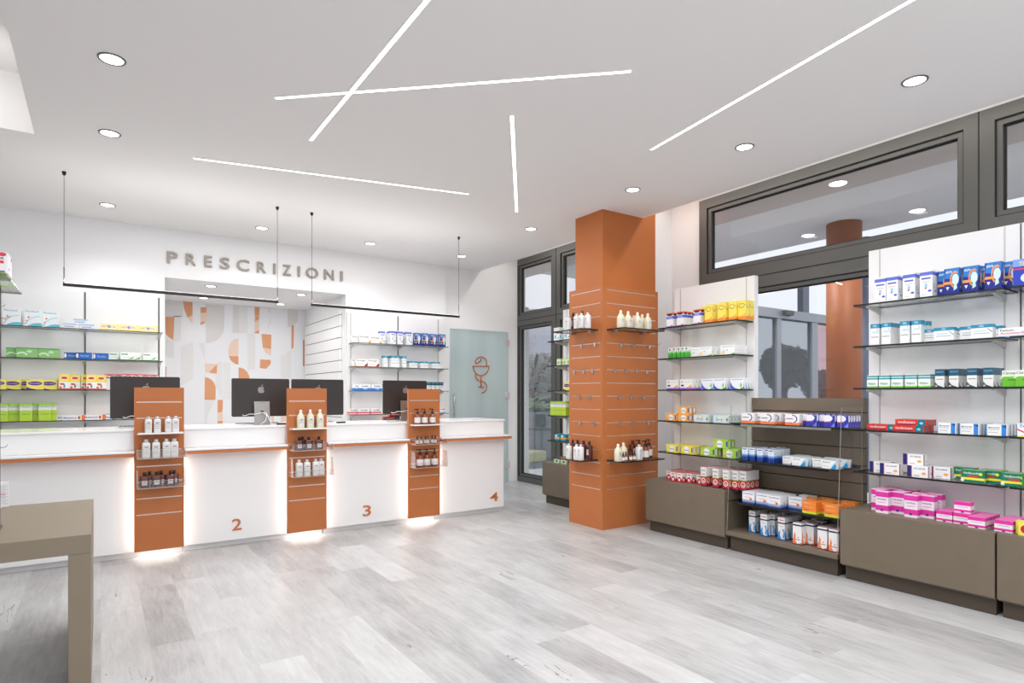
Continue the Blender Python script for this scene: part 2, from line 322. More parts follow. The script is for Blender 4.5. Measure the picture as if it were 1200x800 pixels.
W_ = (238, 238, 238); LG = (200, 203, 208); NV = (28, 40, 110); BL_ = (32, 70, 180); RD = (205, 45, 40)
def arc(cu, cv, r0, r1, a0, a1, n=9, sv=1.0):
    P = []
    for i in range(n): a = math.radians(a0 + (a1 - a0) * i / (n - 1)); P.append((cu + r1 * math.cos(a), cv + r1 * math.sin(a) * sv))
    for i in range(n): a = math.radians(a1 + (a0 - a1) * i / (n - 1)); P.append((cu + r0 * math.cos(a), cv + r0 * math.sin(a) * sv))
    return P
S = {  # style: (description, category, w, d, h, base, marks, top)
 'serum': ('white carton with violet-blue bands', .078, .06, .190, W_, [('b', .80, .93, (92, 108, 205)), ('f', .12, .66, .88, .72, (70, 95, 195)), ('e', .5, .42, .13, .10, (150, 205, 235)), ('e', .47, .33, .07, .04, RD), ('e', .8, .22, .15, .04, (60, 85, 200)), ('f', .2, .55, .8, .57, (225, 130, 130)), ('f', .1, .08, .5, .10, (170, 195, 220))], None),
 'pads': ('deep blue night pads carton', .090, .06, .176, (18, 34, 135), [('p', [(0, .62), (1, .55), (1, 1), (.1, 1)], (35, 120, 200)), ('f', 0, .38, .62, .48, (240, 160, 80)), ('p', arc(.72, .55, .26, .34, 60, 250), (245, 150, 70)), ('e', .74, .55, .22, .22, (205, 230, 240)), ('p', [(.62, .12), (.86, .2), (.8, .42), (.66, .4)], (190, 235, 225)), ('p', [(.12, .28), (.34, .28), (.23, .15)], W_), ('t', 'azure', .1, .82, .5, .9, (225, 240, 250))], (25, 60, 160)),
 'pants': ('big blue pack with red stripe', .17, .09, .168, (40, 60, 180), [('b', .72, 1, (120, 160, 225)), ('t', 'TENA', .18, .74, .62, .90, (245, 210, 80)), ('f', 0, .60, 1, .66, (220, 60, 60)), ('e', .5, .28, .28, .2, (205, 225, 240)), ('e', .6, .2, .12, .10, (245, 215, 110))], (150, 180, 230)),
 'okitall': ('tall white carton with teal top', .062, .055, .160, W_, [('b', .80, 1, (38, 140, 175)), ('t', 'OKi', .3, .86, .7, .95, W_), ('f', .2, .55, .8, .66, (195, 222, 232)), ('f', .1, .36, .9, .40, (150, 155, 160)), ('p', arc(.5, .45, .40, .44, 10, 90, 7), (110, 170, 200))], (60, 150, 185)),
 'okiwide': ('wide white carton with teal top', .120, .055, .092, W_, [('b', .76, 1, (38, 140, 175)), ('t', 'OKi', .38, .82, .60, .94, W_), ('f', .15, .50, .7, .56, (170, 205, 220)), ('f', .12, .34, .88, .38, (150, 155, 160)), ('p', [(.78, .7), (1, .45), (1, .38), (.74, .7)], (40, 110, 150))], (60, 150, 185)),
 'gel': ('long white pain gel carton', .19, .05, .056, (240, 238, 240), [('t', 'Fastum', .05, .60, .42, .85, (30, 30, 35)), ('t', 'Antidolorifico', .05, .25, .85, .52, (200, 50, 80)), ('b', 0, .12, (170, 200, 235))], None),
 'mint': ('white carton, teal and green bands', .076, .06, .094, W_, [('b', .84, .96, (30, 150, 160)), ('b', .66, .78, (30, 150, 160)), ('b', 0, .12, (120, 200, 70)), ('t', 'iBSiN', .3, .24, .82, .40, (30, 130, 140)), ('e', .2, .34, .09, .08, (140, 200, 80))], (190, 225, 225)),
 'petrol': ('petrol blue topped white carton', .056, .06, .126, (228, 228, 226), [('b', .62, 1, (22, 84, 112)), ('t', 'STILLNOTTE', .1, .80, .9, .88, (150, 190, 205)), ('f', .1, .42, .9, .46, (120, 135, 140)), ('p', [(0, 0), (.9, 0), (.3, .12), (0, .3)], (22, 84, 112)), ('e', .12, .07, .12, .05, (245, 170, 140))], (40, 100, 125)),
 'citro': ('bright green and white carton', .080, .05, .105, (232, 238, 228), [('b', 0, .62, (105, 185, 50)), ('p', arc(.5, .40, .60, .72, 20, 160, 9, .45), (225, 240, 205)), ('t', 'Citrosil', .06, .76, .92, .92, (25, 90, 45)), ('f', .4, .38, .85, .46, (60, 140, 40))], (235, 240, 230)),
 'iodo': ('flat red and teal carton', .205, .05, .043, (212, 52, 42), [('t', 'iodosan', .1, .38, .64, .80, (240, 225, 220)), ('r', .72, .0, .97, 1, (18, 110, 130)), ('e', .84, .45, .06, .22, (120, 205, 215)), ('f', .0, .1, .66, .2, (60, 40, 80))], (190, 50, 45)),
 'tabs': ('white tablet carton with blue end', .112, .055, .072, W_, [('r', 0, 0, .04, 1, (90, 160, 225)), ('r', .72, 0, .95, 1, (50, 130, 215)), ('p', [(.72, .9), (.95, .7), (.95, .9)], (40, 45, 50)), ('t', 'Momendol', .1, .66, .64, .80, (75, 75, 78)), ('t', 'Plus 20 mg', .1, .48, .60, .60, (90, 130, 190)), ('f', .1, .26, .55, .32, (190, 190, 190))], (215, 228, 240)),
 'zir': ('white carton with red swoosh', .10, .05, .085, W_, [('p', [(0, .5), (.5, .2), (1, .3), (1, .42), (.5, .3), (0, .62)], (205, 40, 50)), ('b', 0, .12, (240, 225, 110)), ('t', 'Zerinol', .1, .72, .9, .92, (40, 110, 190))], (210, 225, 245)),
 'navy': ('white carton with navy end', .134, .06, .080, W_, [('r', 0, 0, .20, 1, (22, 36, 110)), ('r', .20, 0, .235, 1, (215, 90, 80)), ('t', 'DICLOREUM', .34, .72, .86, .84, (60, 80, 130)), ('e', .80, .36, .11, .12, (240, 170, 100)), ('f', .34, .12, .6, .17, (120, 130, 160))], (232, 232, 236)),
 'pastille': ('green carton with yellow stripe', .132, .06, .084, (18, 122, 92), [('b', .22, .40, (245, 225, 60)), ('f', .3, .46, .72, .60, (205, 60, 50)), ('t', 'NeoBorocillina', .12, .68, .86, .84, (225, 240, 235)), ('e', .06, .18, .08, .14, (225, 235, 235)), ('e', .84, .72, .08, .12, (245, 225, 60))], (130, 175, 110)),
 'limebox': ('dark green upright carton', .06, .05, .09, (40, 140, 50), [('e', .5, .25, .28, .16, (200, 230, 180)), ('b', .7, .8, (30, 100, 40))], None),
 'pink': ('tall pink and white carton', .085, .06, .160, (240, 228, 238), [('b', .74, .97, (222, 50, 165)), ('b', .12, .36, (222, 50, 165)), ('t', 'VAGISIL', .12, .60, .88, .67, (50, 60, 110)), ('f', .2, .48, .8, .51, (225, 140, 190)), ('p', [(.4, .1), (.6, .1), (.6, .17), (.5, .21), (.4, .17)], (35, 60, 120))], (245, 175, 215)),
 'pinklow': ('low pink and white carton', .094, .06, .072, (242, 236, 240), [('b', .68, 1, (225, 50, 160)), ('b', .10, .30, (225, 50, 160)), ('f', .15, .52, .85, .56, (150, 160, 200)), ('p', [(.42, .02), (.6, .02), (.6, .1), (.51, .16), (.42, .1)], (35, 60, 120))], (238, 120, 190)),
 'fyel': ('yellow carton with red emblem', .08, .05, .08, (242, 226, 95), [('e', .5, .5, .36, .34, (190, 35, 45)), ('t', 'F', .38, .3, .62, .7, W_)], (245, 232, 120)),
 'ultra': ('blue-banded box with black top', .088, .055, .145, (236, 236, 238), [('b', .84, 1, (222, 82, 60)), ('e', .5, .86, .40, .075, (25, 25, 28)), ('b', .58, .76, (85, 100, 205)), ('t', 'ULTRA', .2, .62, .8, .73, (215, 220, 245)), ('b', 0, .07, (110, 80, 180)), ('e', .8, .08, .12, .05, RD)], (190, 60, 50)),
 'sun': ('yellow and orange upright carton', .084, .06, .175, (245, 222, 92), [('b', 0, .16, (240, 140, 50)), ('p', [(0, .16), (1, .16), (1, .34), (.6, .22)], (245, 180, 70)), ('p', arc(.5, .80, .34, .39, 180, 360, 9, .5), (50, 50, 90)), ('t', 'NATURA', .2, .80, .8, .86, (80, 80, 70))], (245, 225, 110)),
 'greenpk': ('slim white and green packet', .042, .04, .105, W_, [('b', 0, .55, (60, 175, 60)), ('e', .5, .55, .34, .14, (150, 215, 120)), ('f', .3, .74, .75, .90, (50, 70, 140))], None),
 'herb': ('wide white carton with yellow sprig', .160, .035, .090, (240, 242, 242), [('p', [(.05, .06), (.14, .06), (.28, .5), (.2, .5)], (245, 200, 90)), ('p', [(.16, .06), (.24, .06), (.34, .34), (.28, .38)], (245, 200, 90)), ('e', .46, .48, .04, .07, (70, 150, 205)), ('f', .1, .78, .9, .83, (175, 200, 225)), ('p', [(.7, 0), (1, 0), (1, .16), (.78, .1)], (110, 190, 80))], (225, 235, 225)),
 'violet': ('white carton with violet base', .155, .05, .100, (234, 238, 236), [('b', 0, .16, (150, 90, 205)), ('f', .1, .30, .32, .48, (95, 30, 80)), ('e', .18, .76, .07, .08, (205, 120, 190)), ('p', [(.55, .16), (1, .16), (.9, .5), (.7, .3)], (240, 180, 110)), ('f', .35, .72, .9, .76, (190, 200, 210))], (220, 225, 225)),
 'wave': ('white carton with blue wave', .140, .035, .102, (238, 240, 244), [('p', [(.02, .65), (.14, .3), (.36, .08), (.62, 0), (.1, 0), (0, .1)], (75, 90, 215)), ('p', [(.7, .3), (.8, .62), (.9, .4), (.82, .1)], (150, 205, 130)), ('p', [(.72, 0), (1, 0), (1, .18), (.86, .12)], (60, 160, 50)), ('f', .08, .82, .92, .88, (150, 160, 225))], (225, 230, 240)),
 'entor': ('flat orange carton with white disc', .140, .05, .072, (242, 170, 72), [('e', .5, .48, .26, .40, W_), ('t', 'Enterum', .28, .34, .72, .60, (40, 80, 160)), ('r', .86, .2, .97, .8, (60, 90, 160)), ('e', .12, .8, .06, .1, (120, 200, 220))], (245, 195, 120)),
 'entbl': ('pale blue carton with yellow ring', .175, .05, .072, (196, 222, 232), [('e', .42, .48, .20, .42, (245, 205, 95)), ('e', .42, .48, .15, .32, (215, 232, 240)), ('t', 'Enterum', .22, .34, .62, .60, (40, 80, 160)), ('r', .84, .2, .96, .8, (240, 205, 110)), ('e', .90, .45, .05, .14, (40, 70, 140))], (215, 232, 238)),
 'entye': ('flat yellow carton with white disc', .150, .05, .080, (240, 222, 75), [('e', .46, .48, .24, .42, W_), ('t', 'Enterum', .26, .34, .68, .60, (40, 90, 170)), ('r', .86, .2, .97, .8, (40, 80, 150)), ('e', .1, .8, .05, .1, (110, 200, 220))], (240, 228, 110)),
 'entgr': ('lime green carton with white disc', .165, .05, .082, (158, 205, 65), [('e', .42, .48, .22, .42, W_), ('t', 'Enterum', .22, .34, .62, .60, (40, 90, 170)), ('e', .08, .5, .06, .18, (245, 170, 100)), ('r', .86, .2, .97, .8, (40, 80, 140))], (185, 215, 110)),
 'redlow': ('small white and red carton', .060, .060, .098, (232, 228, 226), [('b', 0, .34, (190, 30, 50)), ('e', .5, .28, .40, .30, (190, 30, 50)), ('e', .5, .26, .2, .14, (245, 235, 230)), ('f', .2, .74, .8, .82, (50, 60, 90)), ('b', .95, 1, (200, 60, 70))], (205, 110, 115)),
 'redtall': ('tall white and red carton', .062, .062, .180, (230, 228, 226), [('b', .05, .50, (195, 35, 60)), ('b', 0, .06, (35, 35, 60)), ('e', .5, .30, .40, .14, (240, 232, 230)), ('e', .5, .30, .28, .10, (195, 35, 60)), ('e', .5, .27, .16, .05, (180, 210, 120)), ('b', .50, .54, (150, 195, 80)), ('t', 'fluomix', .1, .80, .9, .88, (40, 45, 80)), ('f', .2, .60, .8, .66, (160, 160, 165))], (200, 120, 125)),
 'vol': ('white carton, navy arc, orange base', .125, .05, .090, (238, 236, 238), [('b', 0, .22, (238, 120, 60)), ('p', [(0, .22), (.5, .12), (1, .3), (1, .1), (0, .1)], (245, 150, 90)), ('p', arc(.55, .58, .24, .31, -80, 100, 9, 1.2), (35, 45, 140)), ('f', .08, .55, .55, .62, (60, 60, 140)), ('f', 0, .22, .5, .26, (210, 50, 45))], (242, 232, 232)),
 'volbl': ('royal blue carton with white arc', .085, .035, .090, (48, 58, 168), [('p', [(.0, .45), (.0, 1), (.8, 1), (.9, .75), (.6, .5)], (232, 232, 240)), ('p', arc(.50, .68, .30, .40, -60, 80), (35, 45, 150)), ('f', 0, .40, .6, .46, (215, 60, 60)), ('p', [(.6, 0), (1, 0), (1, .4)], (120, 130, 215))], (70, 80, 185)),
 'sol': ('slim white carton, deep blue base', .052, .045, .110, (226, 232, 240), [('b', 0, .30, (24, 52, 140)), ('b', .30, .42, (60, 120, 195)), ('b', .42, .52, (140, 185, 225)), ('f', .12, .85, .88, .93, (70, 90, 170)), ('e', .5, .68, .25, .08, (200, 215, 235))], (150, 165, 205)),
 'aqua': ('low white carton with aqua corner', .115, .055, .062, W_, [('p', [(.62, 0), (1, 0), (1, .8), (.78, .4)], (35, 150, 205)), ('p', [(.7, .45), (.95, .9), (1, .9), (1, .6)], (150, 210, 235)), ('t', 'Zovirax', .08, .72, .6, .88, (60, 70, 100)), ('f', .08, .3, .5, .34, (180, 190, 200))], (222, 236, 244)),
 'flu': ('white carton, blue base, orange ball', .115, .075, .098, (236, 238, 242), [('b', 0, .12, (60, 85, 160)), ('b', .12, .30, (150, 170, 215)), ('e', .72, .38, .12, .12, (235, 115, 45)), ('f', .2, .5, .7, .56, (245, 185, 130)), ('t', 'Tachifludec', .06, .78, .94, .90, (50, 70, 130))], (235, 238, 244)),
 'vitc': ('orange carton with lime base', .115, .075, .096, (236, 130, 45), [('b', 0, .16, (205, 215, 50)), ('b', .16, .22, (235, 175, 55)), ('t', 'VIVIN C', .08, .80, .6, .90, (245, 220, 190)), ('f', .1, .52, .8, .56, (245, 175, 120)), ('f', .1, .26, .5, .32, (190, 50, 100))], (240, 150, 70)),
 'syrup': ('tall white carton with blue flame', .062, .062, .190, (234, 234, 234), [('b', .72, .78, (30, 40, 100)), ('b', 0, .05, (30, 70, 150)), ('p', [(0, .05), (.5, .05), (.3, .25), (.42, .45), (.1, .3), (0, .6)], (55, 140, 205)), ('p', [(.6, .5), (.8, .35), (.7, .15), (.95, .05), (1, .3), (.9, .5)], (80, 150, 210)), ('f', .15, .86, .85, .90, (210, 90, 90)), ('f', .2, .6, .8, .62, (170, 170, 170))], (225, 215, 215)),
 'syrupor': ('tall white carton with orange flame', .075, .065, .175, (238, 236, 236), [('b', .86, .93, (32, 38, 90)), ('b', 0, .04, (32, 38, 80)), ('p', [(0, .04), (.5, .04), (.3, .2), (.36, .4), (.2, .6), (.1, .3), (0, .25)], (240, 130, 80)), ('e', .62, .34, .08, .03, (235, 110, 90)), ('f', .3, .22, .85, .26, (150, 150, 155)), ('p', [(.6, .04), (1, .04), (1, .12)], (240, 110, 70))], (230, 200, 200)),
 'pact': ('white carton, aqua wave, red dots', .140, .06, .165, (236, 240, 242), [('t', 'Pactisol', .06, .86, .8, .96, (60, 165, 195)), ('p', arc(.9, .0, .80, .86, 90, 165, 8, .75), (150, 210, 225)), ('p', [(.2, .05), (.5, .18), (.8, .22), (1, .2), (1, 0), (.2, 0)], (95, 190, 210)), ('e', .24, .55, .06, .05, (225, 60, 45)), ('e', .14, .33, .045, .04, (225, 80, 70)), ('e', .09, .16, .04, .035, (225, 100, 90))], (225, 235, 240)),
 'sky': ('flat white and sky blue carton', .135, .05, .050, (222, 232, 242), [('b', .7, 1, (165, 200, 230)), ('f', .1, .3, .7, .45, (190, 130, 150)), ('r', .9, 0, 1, 1, W_)], (200, 222, 240)),
 'keto': ('flat yellow carton with red lettering', .170, .05, .068, (242, 226, 120), [('f', .04, .25, .88, .88, (245, 240, 210)), ('t', 'KETODOL', .08, .40, .84, .74, (205, 50, 60)), ('e', .45, .56, .07, .24, (120, 150, 215))], (235, 222, 140)),
 'tissue': ('wide green carton with pale wave', .170, .06, .098, (132, 190, 112), [('p', arc(.25, .1, .20, .30, 20, 150, 8, 1.6), (205, 228, 195)), ('e', .6, .62, .14, .14, (190, 220, 180)), ('e', .82, .25, .05, .08, (225, 130, 160)), ('b', .90, 1, (75, 140, 70)), ('f', .1, .72, .5, .76, (90, 150, 80))], (100, 160, 90)),
 'bluefl': ('flat mid blue carton', .138, .05, .066, (28, 100, 185), [('e', .08, .5, .07, .36, (240, 225, 215)), ('t', 'Nurofen', .28, .36, .8, .62, (160, 200, 235)), ('b', .88, 1, (20, 60, 140))], (25, 75, 155)),
 'aloe': ('white carton with green leaf', .140, .06, .086, (236, 240, 234), [('f', .06, .68, .5, .80, (30, 125, 70)), ('p', [(.5, .15), (.9, .5), (.8, .2)], (90, 170, 60)), ('b', 0, .10, (60, 150, 90)), ('f', .1, .38, .6, .42, (150, 190, 150))], (225, 235, 225)),
 'maal': ('yellow carton with purple oval', .138, .06, .103, (238, 224, 105), [('e', .5, .60, .42, .20, (75, 40, 140)), ('t', 'Buscopan', .18, .54, .82, .66, (225, 215, 240)), ('p', [(0, .25), (.25, .1), (.6, 0), (0, 0)], (85, 45, 145)), ('f', .0, .92, .14, 1, (80, 190, 215))], (235, 222, 120)),
 'baby': ('yellow-white carton with red oval', .090, .06, .160, (238, 238, 236), [('b', .50, 1, (245, 222, 70)), ('e', .5, .76, .40, .14, (240, 235, 215)), ('e', .5, .76, .32, .09, (215, 70, 60)), ('b', 0, .08, (215, 60, 50)), ('f', .12, .3, .5, .42, (205, 70, 50)), ('f', .42, .12, .58, .34, (60, 140, 170)), ('e', .16, .14, .12, .09, (190, 120, 60))], (240, 225, 110)),
 'redtop': ('large white carton with red top', .178, .06, .170, (238, 236, 236), [('b', .93, 1, (215, 45, 50)), ('p', arc(.5, .70, .46, .52, 20, 160, 9, .5), (215, 45, 50)), ('e', .38, .86, .05, .035, (205, 40, 45)), ('e', .6, .86, .05, .035, (205, 40, 45)), ('f', .08, .74, .45, .80, (40, 40, 45))], (220, 70, 70)),
 'lime': ('lime green carton with silver top', .100, .055, .180, (182, 212, 62), [('b', .56, .86, (222, 228, 222)), ('b', .86, 1, (160, 200, 70)), ('t', 'Polyselect', .05, .74, .95, .86, (40, 110, 70)), ('e', .5, .56, .5, .05, (182, 212, 62)), ('f', .15, .36, .85, .40, (130, 175, 50))], (190, 215, 110)),
 'mult': ('long white carton with orange end', .190, .05, .052, (238, 236, 240), [('t', 'Multicentrum', .04, .30, .62, .70, (70, 65, 150)), ('e', .74, .5, .07, .4, (240, 180, 60)), ('e', .72, .5, .04, .25, (120, 60, 140)), ('r', .84, .0, 1, 1, (240, 120, 60))], (240, 190, 150)),
 'beno': ('white carton with blue swoosh', .140, .05, .075, W_, [('t', 'Benagol', .05, .62, .55, .88, (60, 120, 190)), ('f', .58, .66, .95, .84, (215, 70, 70)), ('p', [(0, .3), (.5, 0), (1, .1), (1, .3), (.5, .12), (0, .45)], (60, 130, 200))], (232, 236, 240)),
 'pera': ('white carton with orange corner', .160, .05, .100, (238, 236, 234), [('t', 'Perengal', .08, .64, .80, .88, (60, 55, 55)), ('p', [(.72, 0), (1, 0), (1, .45)], (240, 165, 50)), ('f', .1, .4, .55, .44, (190, 180, 175))], (230, 225, 220)),
 'perb': ('white carton with black-orange corner', .160, .05, .100, (238, 236, 234), [('t', 'Perengal', .08, .66, .80, .88, (60, 55, 55)), ('p', [(.66, 0), (1, 0), (1, .5)], (40, 35, 35)), ('p', [(.82, 0), (1, 0), (1, .25)], (235, 120, 40)), ('f', .1, .34, .6, .40, (235, 170, 150)), ('b', 0, .06, (225, 110, 60))], (230, 225, 220)),
 'blub': ('white and blue banded carton', .150, .05, .084, W_, [('b', 0, .42, (50, 120, 205)), ('p', [(.2, .42), (.6, .1), (.8, .42)], (140, 190, 235)), ('t', 'BeneMix', .25, .60, .85, .84, (70, 80, 130))], (225, 230, 240)),
 'redb': ('white and red banded carton', .150, .05, .080, W_, [('b', .2, .46, (215, 95, 105)), ('b', 0, .08, (205, 70, 80)), ('t', 'BeneMix', .25, .60, .85, .84, (70, 70, 110))], (235, 220, 222)),
 'multidot': ('white carton with coloured dots', .115, .07, .165, (238, 240, 240), [('e', .2, .3, .1, .12, (90, 190, 215)), ('e', .6, .55, .12, .06, (215, 70, 80)), ('e', .8, .2, .08, .05, (40, 70, 140)), ('b', .82, .92, (190, 225, 232)), ('p', [(.3, .1), (.5, .1), (.45, .5), (.35, .5)], (110, 200, 220))], (235, 238, 240)),
 'leafy': ('small white and green carton', .07, .05, .085, (225, 235, 215), [('e', .5, .4, .3, .25, (140, 190, 90)), ('b', .85, 1, (170, 205, 130))], (220, 230, 210)),
 'tealor': ('teal carton with orange stripe', .095, .05, .085, (30, 150, 175), [('b', .3, .55, (240, 170, 70)), ('f', .1, .6, .5, .85, W_), ('b', 0, .1, (20, 110, 150))], (60, 160, 185)),
 'soap': ('pale green carton with dark leaf', .11, .07, .06, (205, 220, 195), [('e', .55, .5, .18, .2, (50, 70, 45)), ('b', 0, .15, (150, 190, 130)), ('f', .1, .6, .4, .7, (120, 160, 110))], (215, 228, 205)),
 'rainbow': ('white carton with rainbow stripe', .12, .15, .10, (238, 236, 240), [('f', .0, .52, .30, .64, (80, 180, 80)), ('f', .30, .52, .55, .64, (240, 210, 60)), ('f', .55, .52, .90, .64, (225, 60, 50)), ('t', 'dermexa', .0, .70, .9, .82, (30, 30, 35)), ('b', 0, .12, (35, 30, 80)), ('e', .85, .9, .12, .08, (220, 50, 70)), ('e', .3, .35, .1, .06, (150, 120, 200))], (238, 238, 240)),
}
_CM = {}
def cmesh(st):
    if st not in _CM:
        de, w, d, h, base, marks, top = S[st]; _CM[st] = carton_mesh('carton', w, d, h, base, marks, top)
    return _CM[st]
ORD = ['first', 'second', 'third', 'fourth', 'fifth', 'sixth', 'seventh', 'eighth', 'ninth', 'tenth', 'eleventh', 'twelfth', '13th', '14th', '15th', '16th', '17th', '18th']
def shelf_load(axis, face, z, where, entries, lim=None):
    """axis 'Y': shelf runs along Y, cartons face -X at X=face; axis 'X': runs along X, face -Y.
    entries: (style, sight px of left edge, setback, rows, lift[, shift])"""
    placed = []
    for e in entries:
        st, px, back, rows = e[:4]; lift = e[4] if len(e) > 4 else 0.0
        de, w, d, h, *_ = S[st]
        f = face + back
        a = Yat(px, f) if axis == 'Y' else Xat(px, f)
        for r in range(rows):
            dep = f + d / 2 + r * (d + 0.004)
            if axis == 'Y': p = (dep, a - w / 2 - random.uniform(0, .001), z + lift); rz = -PI / 2
            else: p = (a + w / 2, dep, z + lift); rz = 0
            placed.append((st, p, rz, r, lift > 0.001, px, w, d))
    # nudge apart any two neighbours that would touch
    boxes = []
    cnt = {}
    for st, p, rz, r, up, px, w, d in sorted(placed, key=lambda q: (q[3], q[4], q[5])):
        hw, hd = (d / 2, w / 2) if axis == 'Y' else (w / 2, d / 2)
        x, y, zz = p
        for it in range(40):
            hit = None
            for (bx, by, bw, bd, bz, bh) in boxes:
                if abs(x - bx) < hw + bw - 1e-4 and abs(y - by) < hd + bd - 1e-4 and zz < bz + bh - 1e-4 and bz < zz + S[st][3] - 1e-4:
                    hit = (bx, by, bw, bd); break
            if not hit: break
            if axis == 'Y':
                x = hit[0] + hit[2] + hw + 0.003
            else:
                y = hit[1] + hit[3] + hd + 0.003
        if lim and (x if axis == 'Y' else y) + (hw if axis == 'Y' else hd) > lim: continue
        boxes.append((x, y, hw, hd, zz, S[st][3]))
        o = obj('carton', cmesh(st), loc=(x, y, zz), rz=rz + random.uniform(-.012, .012))
        PRODUCTS.append((o, st, r, up, where))
PRODUCTS = []

# ================================================================== SETTING
H = 3.32; HH = 3.72
XW = 5.64                    # window wall
YB = 8.08                    # back wall face
floor = struct('floor', B(-4.0, -3.2, -0.06, XW + .02, 10.2, 0, floor_mat()))
# dropped ceiling: with recess at upper left (X<-0.404, Y<5.686)
cm = MB()
cm.box(-0.404, -3.2, H, 4.895, YB + .04, H + .05, M_CEIL)
cm.box(-4.0, 5.686, H, -0.404, YB + .04, H + .05, M_CEIL)
struct('ceiling', cm)
rc = MB()
rc.box(-4.0, -3.2, 3.74, -0.39, 5.75, 3.78, M_CEIL)
rc.box(-0.404, -3.2, H + .05, -0.36, 5.75, 3.74, M_CEIL)
rc.box(-4.0, 5.686, H + .05, -0.404, 5.73, 3.74, M_CEIL)
struct('trim_1', rc)                       # upstands and lid of the ceiling recess
# cove above the windows
cv = MB(); cv.box(4.70, -3.2, HH, XW + .2, 8.3, HH + .05, M_CEIL); cv.box(4.66, -3.2, H + .05, 4.70, 8.1, HH + .05, M_CEIL)
struct('trim_2', cv)

bw = MB()
bw.box(-4.0, YB, 0, 0.615, YB + .12, H, M_WALL); bw.box(0.615, YB, 2.757, 2.75, YB + .12, H, M_WALL)
bw.box(2.75, YB, 0, 4.275, YB + .12, H, M_WALL)
struct('wall_back', bw)
dw = MB()
dw.box(4.275, 8.12, 0, 4.36, 8.22, HH, M_WALL); dw.box(4.36, 8.12, 2.40, 5.40, 8.22, HH, M_WALL); dw.box(5.40, 8.12, 0, XW + .12, 8.22, HH, M_WALL)
struct('wall_door', dw)
al = MB()
al.box(0.50, YB + .12, 0, 0.615, 10.1, 2.80, M_WALL); al.box(2.75, YB + .12, 0, 2.86, 10.1, 2.80, M_WALL)
al.box(0.50, 10.02, 0, 2.86, 10.12, 2.80, M_WALL)
struct('wall_alcove', al)
struct('ceiling_alcove', B(0.50, YB + .12, 2.757, 2.86, 10.1, 2.80, M_CEIL))
struct('wall_left', B(-4.1, -3.2, 0, -4.0, 10.2, 3.8, M_WALL))
# little room behind the glass door
M_ROOM = mat((196, 206, 206), .8, name='back_room_paint')
br = MB(); br.box(4.2, 9.5, 0, 5.8, 9.6, 2.8, M_ROOM); br.box(4.10, 8.22, 0, 4.2, 9.6, 2.8, M_ROOM); br.box(5.8, 8.22, 0, 5.9, 9.6, 2.8, M_ROOM); br.box(4.1, 8.22, 2.8, 5.9, 9.6, 2.85, M_ROOM)
struct('wall_storeroom', br)

# window wall: piers, head
ww = MB()
ww.box(XW, 8.20, 0, XW + .14, 8.24, HH, M_WALL)
ww.box(XW - .34, 4.93, 0, XW + .1, 5.95, HH, M_WALL)      # pier
ww.box(XW, 4.50, 0, XW + .14, 4.93, HH, M_WALL)
ww.box(XW, -3.2, 3.577, XW + .14, 4.50, HH, M_WALL); ww.box(XW, 5.95, 3.577, XW + .14, 8.2, HH, M_WALL)
struct('wall_right', ww)

def window(name, y0, y1, mulls, zt, rail, jamb=.10, rail_h=.12, two=True):
    fx0, fx1 = XW - .04, XW + .06
    t = bpy.data.objects.new(name, None); COL.objects.link(t); t['kind'] = 'structure'
    fr = MB()
    def bar(ya, yb, za, zb): fr.box(fx0, ya, za, fx1, yb, zb, M_FRAME)
    bar(y0, y1, zt - jamb, zt); bar(y0, y1, 0, .08)
    bar(y0, y0 + jamb, .08, zt - jamb); bar(y1 - jamb, y1, .08, zt - jamb)
    edges = [y0 + jamb]
    mulls = sorted(mulls)
    for ym in mulls: bar(ym - jamb, ym + jamb, .08, zt - jamb); edges += [ym - jamb, ym + jamb]
    edges.append(y1 - jamb)
    for i in range(0, len(edges), 2): bar(edges[i], edges[i + 1], rail - rail_h, rail + rail_h)
    obj('frame', fr, t)
    sash = MB(); seam = MB(); pane = MB()
    for i in range(0, len(edges), 2):
        a, b_ = edges[i], edges[i + 1]
        for za, zb in ((.08, rail - rail_h), (rail + rail_h, zt - jamb)):
            w = .045
            sash.box(fx0 + .02, a, za, fx1 - .01, a + w, zb, M_FRAME); sash.box(fx0 + .02, b_ - w, za, fx1 - .01, b_, zb, M_FRAME)
            sash.box(fx0 + .02, a + w, za, fx1 - .01, b_ - w, za + w, M_FRAME); sash.box(fx0 + .02, a + w, zb - w, fx1 - .01, b_ - w, zb, M_FRAME)
            q = .008
            for (ya, yb, zc, zd) in ((a, a + q, za, zb), (b_ - q, b_, za, zb), (a, b_, za, za + q), (a, b_, zb - q, zb)):
                seam.box(fx0 + .012, ya, zc, fx0 + .02, yb, zd, M_SEAM)
            # rubber gasket round the pane
            g = .012
            for (ya, yb, zc, zd) in ((a + w, a + w + g, za + w, zb - w), (b_ - w - g, b_ - w, za + w, zb - w), (a + w, b_ - w, za + w, za + w + g), (a + w, b_ - w, zb - w - g, zb - w)):
                seam.box(fx0 + .045, ya, zc, fx0 + .07, yb, zd, M_SEAM)
            pane.box(fx0 + .055, a + w, za + w, fx0 + .060, b_ - w, zb - w, M_PANE)
    for ym in mulls: seam.box(fx0 - .003, ym - .004, .08, fx0, ym + .004, zt, M_SEAM)
    seam.box(fx0 - .003, y0, rail - .004, fx0, y1, rail + .004, M_SEAM)
    obj('sash', sash, t); obj('seal', seam, t); obj('pane', pane, t)
    return t
window('window_1', 5.95, 8.20, [7.107], 3.577, 2.585, rail_h=.085)
window('window_2', -3.2, 4.50, [1.86, -0.78], 3.577, 2.62)

